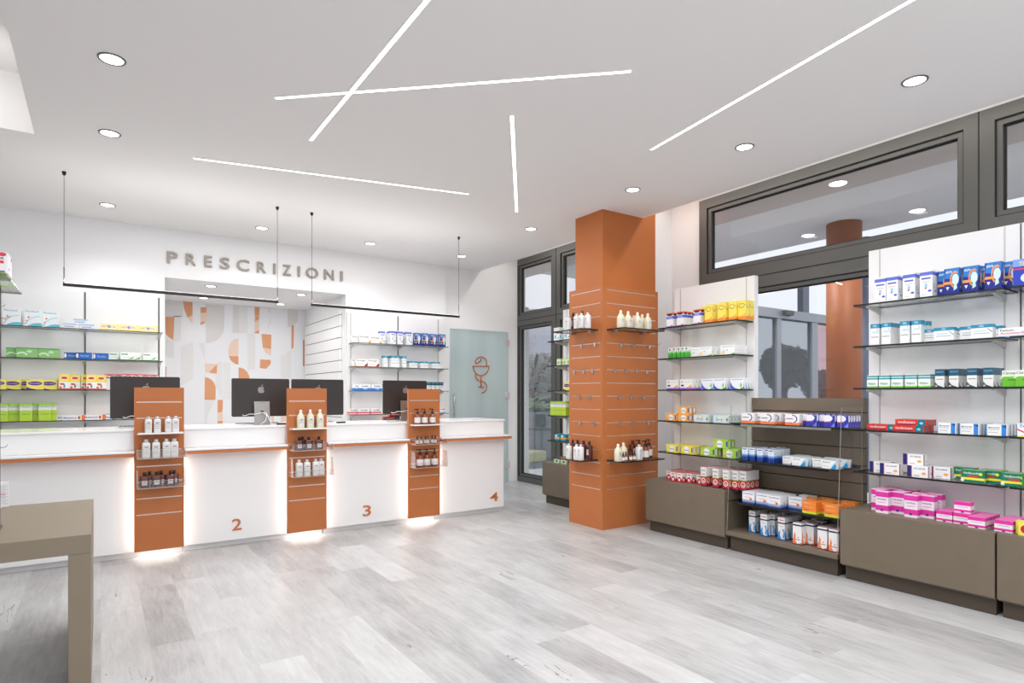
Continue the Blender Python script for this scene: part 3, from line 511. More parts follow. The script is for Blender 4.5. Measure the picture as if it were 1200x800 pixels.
# ------------------------------------------------------------------ outside
def ext_mat(name, a, b_, sc): return noisy(name, a, b_, sc, .8)
struct('ground_outside', B(XW + .02, -8, -.08, 60, 60, -.02, ext_mat('asphalt', (112, 116, 128), (98, 102, 114), 3)))
struct('pavement_porch', B(XW + .14, -8, -.02, 9.6, 9.3, -.012, ext_mat('porch_paving', (226, 226, 226), (214, 214, 216), 3)))  # pale paving added to bounce light up to the soffit
pv = MB(); pv.prism([(6, 14.6), (24, 4.0), (24, 5.2), (6, 15.8)], 2, -.03, .03, ext_mat('pale_paving', (222, 222, 222), (208, 208, 210), 2))
struct('pavement', pv)
sf = MB(); M_SOFF = mat((232, 232, 233), .8, name='soffit_board')
sf.box(6.64, -6, 3.70, 8.90, 9.3, 3.95, M_SOFF)
sf.box(XW + .14, -6, 3.60, 6.64, 14, 3.95, mat((206, 196, 190), .8, name='soffit_lintel'))
struct('ceiling_soffit', sf)
# porch downlights
for k, p in enumerate([(947, 276), (1075, 247), (982, 204)]):
    q = onZ(*p, 3.70)
    o = obj('downlight', MB().lathe([(.075, -.006), (.085, 0.0)], M_EDOWN, 16), loc=(q[0], q[1], 3.70 if q[0] > 6.64 else 3.60))
    tag(o, ['round porch downlight left of the outdoor orange column', 'round porch downlight right of the outdoor orange column', 'round porch downlight above the outdoor orange column, nearest the window head'][k], 'ceiling light', 'porch downlights')
oc = onZ(989, 262, 3.7)
for px_, py_ in ((947, 276), (1075, 247)):
    q = onZ(px_, py_, 3.70)
    for dy_ in (0, -2.6, 2.6):  # spots added away from the fixtures, to brighten soffit by way of the paving
        l = bpy.data.lights.new('porch_lamp', 'SPOT'); l.energy = 80; l.spot_size = 2.4; l.spot_blend = .6; l.shadow_soft_size = .08
        o = bpy.data.objects.new('porch_lamp', l); COL.objects.link(o); o.location = (7.6, q[1] + dy_, 3.66)
t = thing('round_column', 'round orange column outside under the porch soffit', 'column', (oc[0], oc[1], -.02))
obj('shaft', MB().lathe([(.215, 0), (.215, 3.72)], noisy('outdoor_orange', (166, 92, 48), (158, 86, 44), 1.5, .55), 40), t)
obj('base_ring', MB().lathe([(.24, 0), (.24, .10), (.217, .12)], M_FRAME, 40), t)
# glazed entrance screen beyond the porch
t = thing('entrance_screen', 'glazed entrance doors in pale metal frames outside the right window', 'door', (0, 0, -.02))
YE = 5.5; xe = lambda px: Xat(px, YE)
M_ALU = mat((172, 176, 184), .4, .4, name='entrance_aluminium'); M_ALU2 = mat((120, 126, 140), .4, .3, name='entrance_post')
zt = onY(890, 357, YE)[2]; zb_ = onY(890, 368, YE)[2]
obj('lintel', B(xe(800), YE, zb_, xe(1030), YE + .18, zt, M_ALU), t)
obj('sensor', B(xe(917), YE - .07, zt - .09, xe(926), YE, zt - .02, M_FRAME), t)
for a, b_ in ((912, 917), (953, 960), (885, 889)):
    obj('post', B(xe(a), YE + .02, 0, xe(b_), YE + .10, zb_, M_ALU), t)
obj('mast', B(xe(944), YE + .04, zt, xe(951), YE + .14, 3.7, M_ALU2), t)
obj('door_leaf', B(xe(889), YE + .055, 0, xe(912), YE + .065, zb_, clear('smoked_glass', (.66, .68, .70), .04, rim=.15)), t)
obj('door_leaf', B(xe(917), YE + .055, 0, xe(953), YE + .065, zb_, clear('smoked_glass2', (.66, .68, .70), .04, rim=.15)), t)
obj('side_light', B(xe(960), YE + .055, 0, xe(1030), YE + .065, zb_, clear('smoked_glass3', (.75, .62, .64), .04, rim=.15)), t)
# drainpipe
dp = onX(1014, 400, 9.2)
t = obj('downpipe', MB().lathe([(.07, 0), (.07, 3.7)], mat((112, 124, 146), .5, .2, name='blue_grey_pipe'), 16), loc=(dp[0], dp[1], -.02))
tag(t, 'blue grey downpipe outside beside the nearest white shelving panel', 'pipe')

def leaf_crown(c, r, n, m, seed, flat=.85, leaf=.22):
    rnd = random.Random(seed); mb = MB()
    for i in range(n):
        v = Vector((rnd.gauss(0, 1), rnd.gauss(0, 1), rnd.gauss(0, 1))).normalized() * (rnd.random() ** .35) * r
        lump = 1 + .22 * math.sin(v.x * 3 / r + seed) * math.cos(v.y * 4 / r)
        p = Vector(c) + Vector((v.x * lump, v.y * lump, v.z * flat * lump))
        a = Vector((rnd.gauss(0, 1), rnd.gauss(0, 1), rnd.gauss(0, .6))).normalized(); b_ = a.orthogonal().normalized(); s = leaf * (.6 + rnd.random())
        mb.quad([p - a * s, p - b_ * s * .6, p + a * s, p + b_ * s * .6], m)
    mb.keep = True
    return mb
def tree(x, y, h, r, col, label, seed, leaf=.22, n=900, group=None):
    t = thing('tree', label, 'tree', (x, y, -.02), 0, group)
    mt = mat((70, 62, 56), .9, name='bark')
    tk = MB().tube([(0, 0, 0), (.05, 0, h * .35), (0, .05, h - r * .8)], .14, mt, 8)
    for k in range(7):
        a = k * .9; tk.tube([(0, 0, h * .35), (math.cos(a) * r * .5, math.sin(a) * r * .5, h - r * .6), (math.cos(a) * r * .75, math.sin(a) * r * .75, h - r * .2)], .05, mt, 5)
    obj('trunk', tk, t)
    obj('crown', leaf_crown((0, 0, h - r * .85), r, n, mat(col, .8), seed, leaf=leaf), t)
    return t
def atd(px, d): r = _ray(px); return r[0] * d, r[1] * d
x, y = atd(918, 24); tree(x, y, 3.35, 1.0, (56, 60, 54), 'dark round tree seen through the glazed entrance doors', 3, .10, 3500)  # this tree and the next take the place of reflections in the glass
x, y = atd(963, 27); tree(x, y, 2.5, .8, (78, 82, 74), 'small dim tree right of the outdoor orange column', 4, .17, 700)
# left view: grey wall; trees and white building with haze put into their colours
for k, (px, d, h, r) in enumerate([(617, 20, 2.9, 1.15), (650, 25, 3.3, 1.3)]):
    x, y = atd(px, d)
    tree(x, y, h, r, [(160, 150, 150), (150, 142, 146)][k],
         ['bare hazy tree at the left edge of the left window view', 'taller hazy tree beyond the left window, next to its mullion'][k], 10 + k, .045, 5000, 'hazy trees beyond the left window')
hx, hy = atd(632, 16.5)
hd = MB()
for i in range(26):
    for j in range(3):
        pass
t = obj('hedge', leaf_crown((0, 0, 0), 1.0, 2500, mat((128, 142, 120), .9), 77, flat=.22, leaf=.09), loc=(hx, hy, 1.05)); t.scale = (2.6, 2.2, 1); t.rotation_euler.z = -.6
tag(t, 'low clipped green hedge behind the grey wall outside', 'hedge')
t = thing('garden_wall', 'low grey panelled wall across the road outside the left window', 'wall', (0, 0, -.02))
wx0, wy0 = atd(560, 14.0); wx1, wy1 = atd(700, 13.2)
dv = Vector((wx1 - wx0, wy1 - wy0)); ln = dv.length; ang = math.atan2(dv.y, dv.x); t.location = (wx0, wy0, -.02); t.rotation_euler.z = ang
wm = MB(); wm.box(0, 0, 0, ln, .15, 1.02, mat((146, 148, 158), .8, name='grey_panel'))
for k in range(int(ln / .5)): wm.box(k * .5, -.012, .05, k * .5 + .02, 0, 1.0, mat((110, 112, 122), .8))
wm.box(0, -.02, .62, ln, 0, .66, mat((90, 92, 102), .8)); wm.keep = True
obj('panel', wm, t); obj('vent_opening', B(ln * .50, -.05, .70, ln * .58, -.02, .98, mat((56, 60, 68), .6)), t); obj('notice', B(ln * .36, -.05, .55, ln * .38, -.02, .82, mat((225, 130, 140), .6)), t)
x, y = atd(622, 12.9)
t = obj('grit_bin', B(-.28, -.2, 0, .28, .2, .22, mat((206, 204, 160), .7), ), loc=(x, y, -.02), rz=.2, bevel=.02)
tag(t, 'pale yellow box standing at the foot of the grey outdoor wall', 'box')
bx, by = atd(640, 45)
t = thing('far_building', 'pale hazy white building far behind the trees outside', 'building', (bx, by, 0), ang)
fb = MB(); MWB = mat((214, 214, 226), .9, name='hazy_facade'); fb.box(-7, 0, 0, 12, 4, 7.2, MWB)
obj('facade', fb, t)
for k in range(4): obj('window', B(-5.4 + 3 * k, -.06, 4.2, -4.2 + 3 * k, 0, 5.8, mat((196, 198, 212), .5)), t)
obj('roof_edge', B(-7.3, -.4, 7.2, 12.3, 4.2, 7.7, mat((168, 166, 166), .8)), t)

# ================================================================== ORANGE COLUMN
CXX, CYY = 4.277, 4.657
t = thing('display_column', 'square orange column clad in grooved display boards with hooks and shelves', 'column', (CXX, CYY, 0))
obj('shaft', B(.03, .03, 0, .815, .465, H, M_ORANGE), t)
# part of the shaft beyond the ceiling edge continues into the cove
obj('shaft_head', B(4.896 - CXX, .03, H, .815, .465, HH, M_ORANGE), t)
ZG = [2.485 - .138 * k for k in range(16)]
def grooved(name, u0, u1, z0, z1, zs, axis, front, th, parent, mboard, ingap=.07, gw=.012):
    """board with metal-lined grooves"""
    mb = MB(); zs = sorted(zs); cuts = [z0] + [z for z in zs] + [z1]
    def bx(a, b_, c, d, f0, f1, m):
        if axis == 'Y': mb.box(f0, a, c, f1, b_, d, m)      # board facing -X, runs along Y
        else: mb.box(a, f0, c, b_, f1, d, m)
    prev = z0
    for z in zs:
        bx(u0, u1, prev, z - gw / 2, front, front + th, mboard)
        bx(u0, u0 + ingap, z - gw / 2, z + gw / 2, front, front + th, mboard); bx(u1 - ingap, u1, z - gw / 2, z + gw / 2, front, front + th, mboard)
        bx(u0 + ingap, u1 - ingap, z - gw / 2, z + gw / 2, front + .003, front + th, M_GROOVE)
        prev = z + gw / 2
    bx(u0, u1, prev, z1, front, front + th, mboard)
    mb.keep = True
    return obj(name, mb, parent)
grooved('side_board', 0.0, .535, 0, 2.531, ZG, 'Y', 0, .028, t, M_ORANGE2, .035, .009)
grooved('front_board', 0.028, .823, 0, 2.531, ZG, 'X', 0, .028, t, M_ORANGE2, .035, .009)

def wire_hook(mount, loc, rz, k):
    o = thing('display_hook', '', 'hook', loc, rz, 'empty wire display hooks on the orange column')
    obj('bracket', B(-.014, -.016, -.036, .014, 0, .006, M_STEEL), o, bevel=.002)
    obj('wire', MB().tube([(0, -.012, .0), (0, -.15, .0), (0, -.165, .008), (0, -.17, .022)], .0018, M_STEEL, 5), o)
    return o
RN = ['top', 'second', 'third', 'lowest']
hz = [ZG[4], ZG[6], ZG[8], ZG[10]]
zhk = [onX(685, y, CXX)[2] for y in (403, 434, 466, 497)]
hz = [min(ZG, key=lambda g: abs(g - z)) for z in zhk]
for r, pxs in enumerate([(682, 698), (674, 684.5, 695), (680, 691.5), (680.5, 696.5)]):
    for j, px in enumerate(pxs):
        o = wire_hook(None, (CXX - .0005, Yat(px, CXX), hz[r]), -PI / 2, 0)
        o['label'] = 'steel wire hook, %s from left, %s hook row, left side of orange column' % (ORD[j], RN[r])
for r, pxs in enumerate([(727, 741.5, 760), (719.5, 732, 745, 757), (725, 739, 753.5), (726, 740, 758.5)]):
    for j, px in enumerate(pxs):
        o = wire_hook(None, (Xat(px, CYY), CYY - .0005, hz[r]), 0, 0)
        o['label'] = 'steel wire hook, %s from left, %s hook row, right side of orange column' % (ORD[j], RN[r])

def glass_slab(x0, y0, x1, y1, z, th=.013, edge=None): return B(x0, y0, z - th, x1, y1, z, M_GLASS, edge=edge or M_GEDGE)
def bottle_shelf(name, label, face, u0, u1, z, depth=.25):
    o = thing(name, label, 'shelf')
    if face == 'R':
        obj('glass', glass_slab(u0, CYY - depth, u1, CYY - .001, z), o)
        for u in (u0 + .06, u1 - .12): obj('clamp', B(u, CYY - .07, z - .03, u + .022, CYY - .001, z - .009, M_STEEL), o)
    else:
        obj('glass', glass_slab(CXX - depth, u0, CXX - .001, u1, z), o)
        for u in (u0 + .05, u1 - .10): obj('clamp', B(CXX - .07, u, z - .03, CXX - .001, u + .022, z - .009, M_STEEL), o)
ZS1, ZS2 = 2.075, .725
bottle_shelf('glass_shelf', 'upper glass shelf with cream bottles on right face of orange column', 'R', 4.335, 4.93, ZS1)
bottle_shelf('glass_shelf', 'lower glass shelf with mixed bottles on right face of orange column', 'R', 4.335, 4.93, ZS2)
bottle_shelf('glass_shelf', 'upper glass shelf with red and white bottles, left face of orange column', 'L', 4.72, 5.17, ZS1)
bottle_shelf('glass_shelf', 'lower glass shelf with red and white bottles, left face of orange column', 'L', 4.72, 5.17, ZS2)

# ------------------------------------------------------------------ bottles
M_BW = mat((236, 236, 236), .3, name='white_plastic'); M_LAB = mat((228, 226, 224), .55, name='paper_label')
M_CREAM = noisy('cream_liquid', (232, 229, 205), (226, 222, 194), 5, .25, coat=.4)
M_REDG = mat((86, 26, 20), .15, name='dark_red_glass', coat=.6); M_AMB = mat((128, 58, 34), .14, name='amber_glass', coat=.6)
M_BCAP = mat((18, 18, 18), .35, name='black_cap'); M_SCAP = mat((205, 208, 212), .3, .3, name='silver_cap'); M_INK = mat((70, 70, 70), .6, name='label_ink')
def label_on(w, z0, z1, yf, ink=True):
    mb = MB(); mb.box(-w / 2, yf - .0012, z0, w / 2, yf + .004, z1, M_LAB)
    h = z1 - z0
    if ink:
        for q, (a, b_) in enumerate(((.30, .012), (.62, .003), (.5, .003), (.55, .003))):
            zz = z1 - h * (.22 + .17 * q); mb.box(-w * a, yf - .0018, zz - b_ / 2 * .5, w * (a - .05 * q), yf - .0012, zz + b_ / 2 * .5, M_INK)
    mb.keep = True
    return mb
def mk_white(s=1.0, h=None):
    o = thing('lotion_bottle', 'x', 'bottle'); h = h or .115 * s
    obj('body', MB().lathe([(.024 * s, 0), (.026 * s, .004), (.026 * s, h * .90), (.022 * s, h * .97), (.012 * s, h)], M_BW, 20, sq=5, smooth=True), o)
    obj('cap', MB().lathe([(.013 * s, h), (.0135 * s, h + .004), (.0135 * s, h + .020 * s)], M_SCAP, 16), o)
    obj('label', label_on(.040 * s, h * .12, h * .86, -.0262 * s), o)
    return o
def mk_cream():
    o = thing('soap_bottle', 'x', 'bottle')
    obj('body', MB().lathe([(.031, 0), (.034, .005), (.034, .10), (.030, .118), (.014, .142), (.012, .15)], M_CREAM, 20, sq=3.5), o)
    obj('cap', MB().lathe([(.013, .148), (.014, .152), (.012, .175)], M_BW, 14), o)
    obj('label', label_on(.036, .03, .095, -.0338), o)
    return o
def mk_red(big=False):
    o = thing('tonic_bottle', 'x', 'bottle')
    if big:
        obj('body', MB().lathe([(.032, 0), (.034, .004), (.034, .140), (.030, .150), (.012, .154), (.010, .160)], M_REDG, 20, sq=7, sy=.7), o)
        obj('cap', MB().lathe([(.011, .156), (.014, .160), (.014, .192)], M_BCAP, 14), o)
        obj('label', label_on(.030, .05, .105, -.0242), o)
        return o
    obj('body', MB().lathe([(.034, 0), (.036, .004), (.036, .088), (.034, .094), (.012, .098), (.010, .104)], M_REDG, 20, sq=7, sy=.62), o)
    obj('cap', MB().lathe([(.011, .102), (.0125, .104), (.0125, .128)], M_BCAP, 14), o)
    obj('label', label_on(.038, .022, .058, -.0226), o)
    return o
def mk_pump(s=1.0):
    o = thing('pump_bottle', 'x', 'bottle')
    obj('body', MB().lathe([(.030 * s, 0), (.033 * s, .005), (.033 * s, .085 * s), (.027 * s, .100 * s), (.013 * s, .112 * s), (.013 * s, .118 * s)], M_AMB, 24), o)
    lb = MB().lathe([(.0335 * s, .018 * s), (.0335 * s, .076 * s)], M_LAB, 24, cap=False); lb.keep = True
    obj('label', lb, o)
    pm = MB().lathe([(.015 * s, .116 * s), (.0165 * s, .118 * s), (.0165 * s, .134 * s), (.006 * s, .137 * s), (.005 * s, .155 * s), (.012 * s, .157 * s), (.012 * s, .167 * s)], M_BCAP, 14)
    pm.box(-.038 * s, -.006 * s, .158 * s, 0, .006 * s, .167 * s, M_BCAP)
    obj('pump', pm, o)
    return o
def mk_drop():
    o = thing('dropper_bottle', 'x', 'bottle')
    obj('body', MB().lathe([(.015, 0), (.0165, .003), (.0165, .046), (.012, .054), (.008, .057)], M_AMB, 18), o)
    lb = MB().lathe([(.0168, .008), (.0168, .040)], M_LAB, 18, cap=False); lb.keep = True
    obj('label', lb, o)
    obj('dropper', MB().lathe([(.009, .056), (.010, .058), (.010, .070), (.006, .073), (.0065, .088), (.003, .094)], M_BCAP, 12), o)
    return o
PROTO = {}
MK = {'white': mk_white, 'whitel': lambda: mk_white(1.15), 'whitet': lambda: mk_white(.98, .138), 'cream': mk_cream, 'red': mk_red, 'pump': mk_pump, 'pumpl': lambda: mk_pump(1.15), 'redl': lambda: mk_red(True), 'drop': mk_drop}
DESC = {'whitet': 'slim white lotion bottle', 'white': 'small white lotion bottle', 'whitel': 'larger white lotion bottle', 'cream': 'cream soap bottle', 'red': 'dark red square bottle', 'redl': 'tall dark red bottle', 'pump': 'amber bottle with black pump', 'pumpl': 'amber bottle with black pump', 'drop': 'small amber dropper bottle'}
GRP = {}
def bottle(kind, loc, rz, where):
    if kind not in PROTO:
        PROTO[kind] = MK[kind](); o = PROTO[kind]
    else: o = copy_tree(PROTO[kind])
    o.location = loc; o.rotation_euler.z = rz
    k = (kind, where); GRP[k] = GRP.get(k, 0) + 1
    o['label'] = '%s, %s from left, %s' % (DESC[kind], ORD[GRP[k] - 1], where); o['group'] = '%ss, %s' % (DESC[kind], where)
    return o
def bottles_R(z, where, lst):     # right face of column: row along X, sight px, distance in front of the face
    for kind, px, f in lst: bottle(kind, (Xat(px, CYY - f), CYY - f, z), 0, where)
def bottles_L(z, where, lst):
    for kind, px, f in lst: bottle(kind, (CXX - f, Yat(px, CXX - f), z), -PI / 2, where)
bottles_R(ZS1, 'upper shelf, right face of orange column', [('cream', 727.4, .185), ('cream', 736, .17), ('cream', 747, .17), ('cream', 752.5, .08), ('cream', 759, .17), ('whitel', 743, .08)])
bottles_R(ZS2, 'lower shelf, right face of orange column', [('cream', 724.3, .17), ('cream', 730.6, .09), ('drop', 730.3, .20), ('drop', 733.5, .18), ('redl', 741.5, .06), ('drop', 739.2, .19), ('drop', 743.4, .19), ('pumpl', 749, .06), ('whitel', 749, .165), ('pumpl', 756.5, .165), ('pumpl', 760.5, .06)])
bottles_L(ZS1, 'upper shelf, left face of orange column', [('redl', 671.7, .11), ('redl', 682.3, .11), ('whitet', 666, .18), ('whitet', 676, .195), ('whitet', 681.5, .195), ('whitet', 688.8, .17)])
bottles_L(ZS2, 'lower shelf, left face of orange column', [('redl', 671, .09), ('redl', 677, .06), ('redl', 684, .09), ('redl', 690.6, .09), ('whitet', 666.7, .19), ('whitet', 675.5, .19), ('whitet', 680.6, .17)])

# ================================================================== WALL UNITS (right side)
def bracket_mb(axis, u, f0, f1, z, th=.02):
    """tapered shelf arm from the panel (f1) out to f0"""
    pts = [(f1, z - .012), (f1, z - .062), (f1 - .03, z - .05), (f0, z - .022), (f0, z - .012)]
    if axis == 'Y': return MB().prism([(p[0], p[1]) for p in pts], 1, u - th / 2, u + th / 2, M_BRKT)
    return MB().prism([(p[0], p[1]) for p in pts], 0, u - th / 2, u + th / 2, M_BRKT)
def unit_Y(y_hi, y_lo, xp, xf, zs, zt, zb, label, zcab, slits=(True, True), cab_label=None, ext=0.0, doors=None):
    """white panel with glass shelves facing -X, plus its cabinet"""
    t = thing('wall_shelving', label, 'shelving')
    obj('back_panel', B(xp, y_lo, zb, xp + .06, y_hi, zt, M_WHITE), t, bevel=.002)
    ups = [y_hi - .085, y_lo + .085] if slits[1] else [y_hi - .085]
    for u in ups:
        obj('upright', B(xp - .003, u - .004, zb, xp, u + .004, zt - .004, M_BRKT), t)
    for z in zs:
        s = obj('glass_shelf', glass_slab(xf, y_lo + .01 - ext, xp - .004, y_hi - .015, z), t)
        for u in ups + ([y_lo] if ext else []):
            br_ = bracket_mb('Y', u, xf + .07, xp - .004, z); obj('bracket', br_, s)
    return t
def cabinet(y_hi, y_lo, x0, x1, z, label, splits=()):
    t = thing('base_cabinet', label, 'cabinet')
    obj('carcass', B(x0 + .022, y_lo + .004, .105, x1, y_hi - .004, z - .02, M_BROWN), t)
    obj('worktop', B(x0 + .012, y_lo, z - .02, x1, y_hi, z, M_BROWN), t, bevel=.0015)
    ys = [y_hi] + list(splits) + [y_lo]
    for a, b_ in zip(ys[:-1], ys[1:]):
        obj('front_panel', B(x0, b_ + .003, .118, x0 + .02, a - .003, z - .002, M_BROWN), t, bevel=.0015)
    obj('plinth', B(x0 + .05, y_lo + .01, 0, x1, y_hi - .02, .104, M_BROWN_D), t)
    return t
ZSH = [2.09, 1.772, 1.450, 1.131, .808]; ZC = .533
XF, XP = 4.82, 5.09
unit_Y(4.416, 3.453, XP, XF, ZSH, 2.52, .54, 'tall white panel with five glass shelves right of the orange column', ZC)
cabinet(4.416, 3.453, 4.65, 5.15, ZC, 'taupe base cabinet under the shelves right of the orange column')
tR = unit_Y(2.427, 1.458, XP, XF, ZSH, 2.545, .54, 'tall white panel with five glass shelves, nearest the camera on right', ZC, ext=.0)
obj('joint_strip', B(XP - .006, 1.4522, .54, XP + .02, 1.4578, 2.54, M_SLIT), tR)
cabinet(2.427, 1.458, 4.65, 5.15, ZC - .002, 'long taupe base cabinet under the pink cartons, right foreground')
unit_Y(1.452, .49, XP, XF, ZSH, 2.545, .54, 'white shelving panel cut off by right edge of the photo', ZC)
cabinet(1.452, .49, 4.65, 5.15, ZC - .002, 'taupe base cabinet cut off by right edge of the photo')
unit_Y(6.31, 5.35, XP, XF, ZSH, 2.52, .54, 'white shelving panel mostly hidden behind the orange column', ZC)
cabinet(6.29, 5.33, 4.73, 5.15, ZC - .005, 'taupe base cabinet left of and behind the orange column')
# low brown unit in the middle
t = thing('display_unit', 'low taupe slatted display unit with dark glass shelves between white panels', 'shelving')
XB = 5.04
mb = MB(); zs = [1.37 - .117 - .142 * k for k in range(8)]; prev = 1.368
for z in zs + [.19]:
    z = max(z, .19)
    mb.box(XB, 2.44, z + .004, XB + .055, 3.45, prev, M_BROWN)
    if z > .2: mb.box(XB + .012, 2.44, z - .004, XB + .055, 3.45, z + .004, mat((28, 25, 22), .7, name='groove_shadow_board'))
    prev = z - .004
mb.keep = True
obj('slatted_back', mb, t)
M_SG = clear('dark_shelf_glass', (.55, .58, .58), .16)
for i, z in enumerate((1.146, .822, .450)):
    x0 = (4.695, 4.665, 4.66)[i]
    s = obj('glass_shelf', B(x0, 2.46, z - .008, XB - .002, 3.43, z, M_SG, edge=M_GEDGE), t)
    obj('rail', B(x0 + .05, 2.55, z - .03, x0 + .062, 3.36, z - .009, M_BRKT if i == 0 else M_BLACK), s)
obj('base_shelf', B(4.65, 2.445, .140, XB, 3.445, .180, M_BROWN), t, bevel=.003)
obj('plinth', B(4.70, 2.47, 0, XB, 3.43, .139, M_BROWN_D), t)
for yy, nm in ((3.435, 0), (2.45, 1)):
    pts = [(4.655, .181), (4.60 + .12, 1.30), (5.03, 1.30), (5.03, .181)]
    mbp = MB().prism(pts, 1, yy - .0025, yy + .0025, M_SCREEN, edge=M_SCREEN_E)
    obj('side_screen', mbp, t)

# ------------------------------------------------------------------ stock on the right-hand units
RU = 'nearest right unit'
shelf_load('Y', 4.84, ZSH[0], 'top shelf, ' + RU, [('serum', 1025, .01, 2), ('serum', 1038.5, 0, 3), ('serum', 1058, 0, 3), ('serum', 1078, 0, 3),
    ('pads', 1106.5, 0, 1), ('pads', 1154, 0, 1), ('pads', 1098.5, .065, 1), ('pads', 1128, .02, 2), ('pads', 1143.5, .065, 1), ('pads', 1174, .065, 1)], XP)
shelf_load('Y', 4.84, ZSH[1], 'second shelf, ' + RU, [('okitall', 1020, .01, 2), ('okitall', 1033, 0, 4), ('okitall', 1054.5, 0, 4), ('okitall', 1068, .01, 4),
    ('okiwide', 1094, 0, 3), ('okiwide', 1077.5, .06, 2), ('okiwide', 1137.5, 0, 4), ('okiwide', 1124.5, .06, 3)], XP)
shelf_load('Y', 4.84, ZSH[2], 'third shelf, ' + RU, [('mint', 1016, 0, 3), ('mint', 1030, 0, 3), ('mint', 1044.5, 0, 3), ('mint', 1060.5, 0, 3), ('mint', 1076, 0, 3),
    ('petrol', 1095.5, 0, 3), ('petrol', 1112, 0, 3), ('petrol', 1133, 0, 3), ('petrol', 1152, 0, 3), ('citro', 1174, .02, 2)], XP)
shelf_load('Y', 4.84, ZSH[3], 'fourth shelf, ' + RU, [('iodo', 1046, 0, 3), ('iodo', 1016, .055, 2), ('iodo', 1049, .0, 3, .044), ('tabs', 1098.5, 0, 3), ('tabs', 1124.5, 0, 4), ('tabs', 1156, 0, 4)], XP)
shelf_load('Y', 4.84, ZSH[4], 'lowest shelf, ' + RU, [('navy', 1031, 0, 2), ('navy', 1019, .065, 2), ('navy', 1063, 0, 2), ('navy', 1088, .07, 2), ('navy', 1058, .03, 1, .081),
    ('pastille', 1126, 0, 3), ('pastille', 1112, .065, 2), ('pastille', 1145, .066, 2), ('pastille', 1173, .01, 2)], XP)
shelf_load('Y', 4.74, ZC - .002, 'cabinet top, ' + RU, [('pink', 1026, 0, 4), ('pink', 1021, .075, 3), ('pink', 1059.5, 0, 4), ('pink', 1043.5, .05, 3), ('pink', 1076, .03, 4),
    ('pinklow', 1134, -.03, 4), ('pinklow', 1117, .03, 3), ('pinklow', 1097, .03, 3), ('pinklow', 1165, -.02, 4), ('pinklow', 1118, .06, 1, .073)], XP)
RE = 'right edge unit'
shelf_load('Y', 4.84, ZSH[0], 'top shelf, ' + RE, [('pants', 1187, -.01, 1)], XP)
shelf_load('Y', 4.84, ZSH[1], 'second shelf, ' + RE, [('gel', 1170, -.01, 1)], XP)
shelf_load('Y', 4.84, ZSH[2], 'third shelf, ' + RE, [('citro', 1190, -.01, 2)], XP)
shelf_load('Y', 4.84, ZSH[3], 'fourth shelf, ' + RE, [('zir', 1192, -.01, 2)], XP)
shelf_load('Y', 4.84, ZSH[4], 'lowest shelf, ' + RE, [('limebox', 1197.5, -.01, 1)], XP)
shelf_load('Y', 4.72, ZC - .002, 'cabinet top, ' + RE, [('fyel', 1193, -.02, 2), ('fyel', 1190, .03, 1)], XP)
RA = 'unit beside column'
shelf_load('Y', 4.84, ZSH[0], 'top shelf, ' + RA, [('ultra', 781, 0, 3), ('ultra', 793, 0, 3), ('ultra', 812.5, .01, 2), ('sun', 826, 0, 3), ('sun', 822, .065, 2), ('sun', 841, 0, 3), ('sun', 853.5, .03, 3), ('sun', 864.5, .05, 2)], XP)
shelf_load('Y', 4.84, ZSH[1], 'second shelf, ' + RA, [('greenpk', 783, 0, 3), ('greenpk', 787.8, 0, 3), ('greenpk', 793, 0, 3), ('greenpk', 797.8, 0, 3), ('greenpk', 802.3, 0, 3), ('herb', 806, .04, 2), ('herb', 818, 0, 4), ('herb', 844, 0, 5)], XP)
shelf_load('Y', 4.84, ZSH[2], 'third shelf, ' + RA, [('violet', 781, 0, 2), ('violet', 796.7, 0, 3), ('wave', 822, .038, 2), ('wave', 835.5, 0, 6), ('wave', 856, .03, 3)], XP)
shelf_load('Y', 4.84, ZSH[3], 'fourth shelf, ' + RA, [('entor', 780, 0, 3), ('entor', 794.5, 0, 3), ('entor', 794.5, .01, 2, .073), ('entbl', 813, 0, 4), ('entbl', 835.5, 0, 4)], XP)
shelf_load('Y', 4.84, ZSH[4], 'lowest shelf, ' + RA, [('entye', 781, 0, 4), ('entye', 798, 0, 4), ('entgr', 821, -.005, 4), ('entgr', 847, 0, 4), ('entgr', 836, .03, 2, .083)], XP)
shelf_load('Y', 4.74, ZC, 'cabinet top, ' + RA, [('redlow', 786, -.02, 4), ('redlow', 793, -.015, 4), ('redlow', 781, .05, 3), ('redlow', 804.5, .03, 3), ('redlow', 816.5, .03, 3),
    ('redtall', 821, -.02, 4), ('redtall', 835, -.02, 4), ('redtall', 847, -.03, 4), ('redtall', 857.5, -.0, 4), ('redtall', 867, .03, 3)], XP)
RM = 'low taupe unit'
shelf_load('Y', 4.72, 1.146, 'top shelf, ' + RM, [('vol', 869, .0, 3), ('vol', 891, -.005, 4), ('vol', 885, .05, 3), ('vol', 920, 0, 3), ('volbl', 945, -.005, 4), ('volbl', 939, .035, 4), ('volbl', 965.5, -.005, 4), ('volbl', 959.5, .035, 4), ('volbl', 981, 0, 5)], XB)
shelf_load('Y', 4.70, .822, 'second shelf, ' + RM, [('sol', 869.5, 0, 4), ('sol', 878, .02, 4), ('sol', 887, 0, 4), ('sol', 893.5, .02, 4), ('sol', 900, 0, 5), ('aqua', 928, -.005, 4), ('aqua', 917, .055, 4), ('aqua', 962.5, -.005, 4), ('aqua', 952, .055, 4)], XB)
shelf_load('Y', 4.70, .450, 'lowest shelf, ' + RM, [('flu', 870, -.01, 3), ('flu', 886, .0, 3), ('flu', 899.5, -.02, 3), ('flu', 924, .06, 2), ('vitc', 940, -.02, 2), ('vitc', 934.5, .06, 2), ('vitc', 955, .04, 3), ('vitc', 966, -.02, 4)], XB)
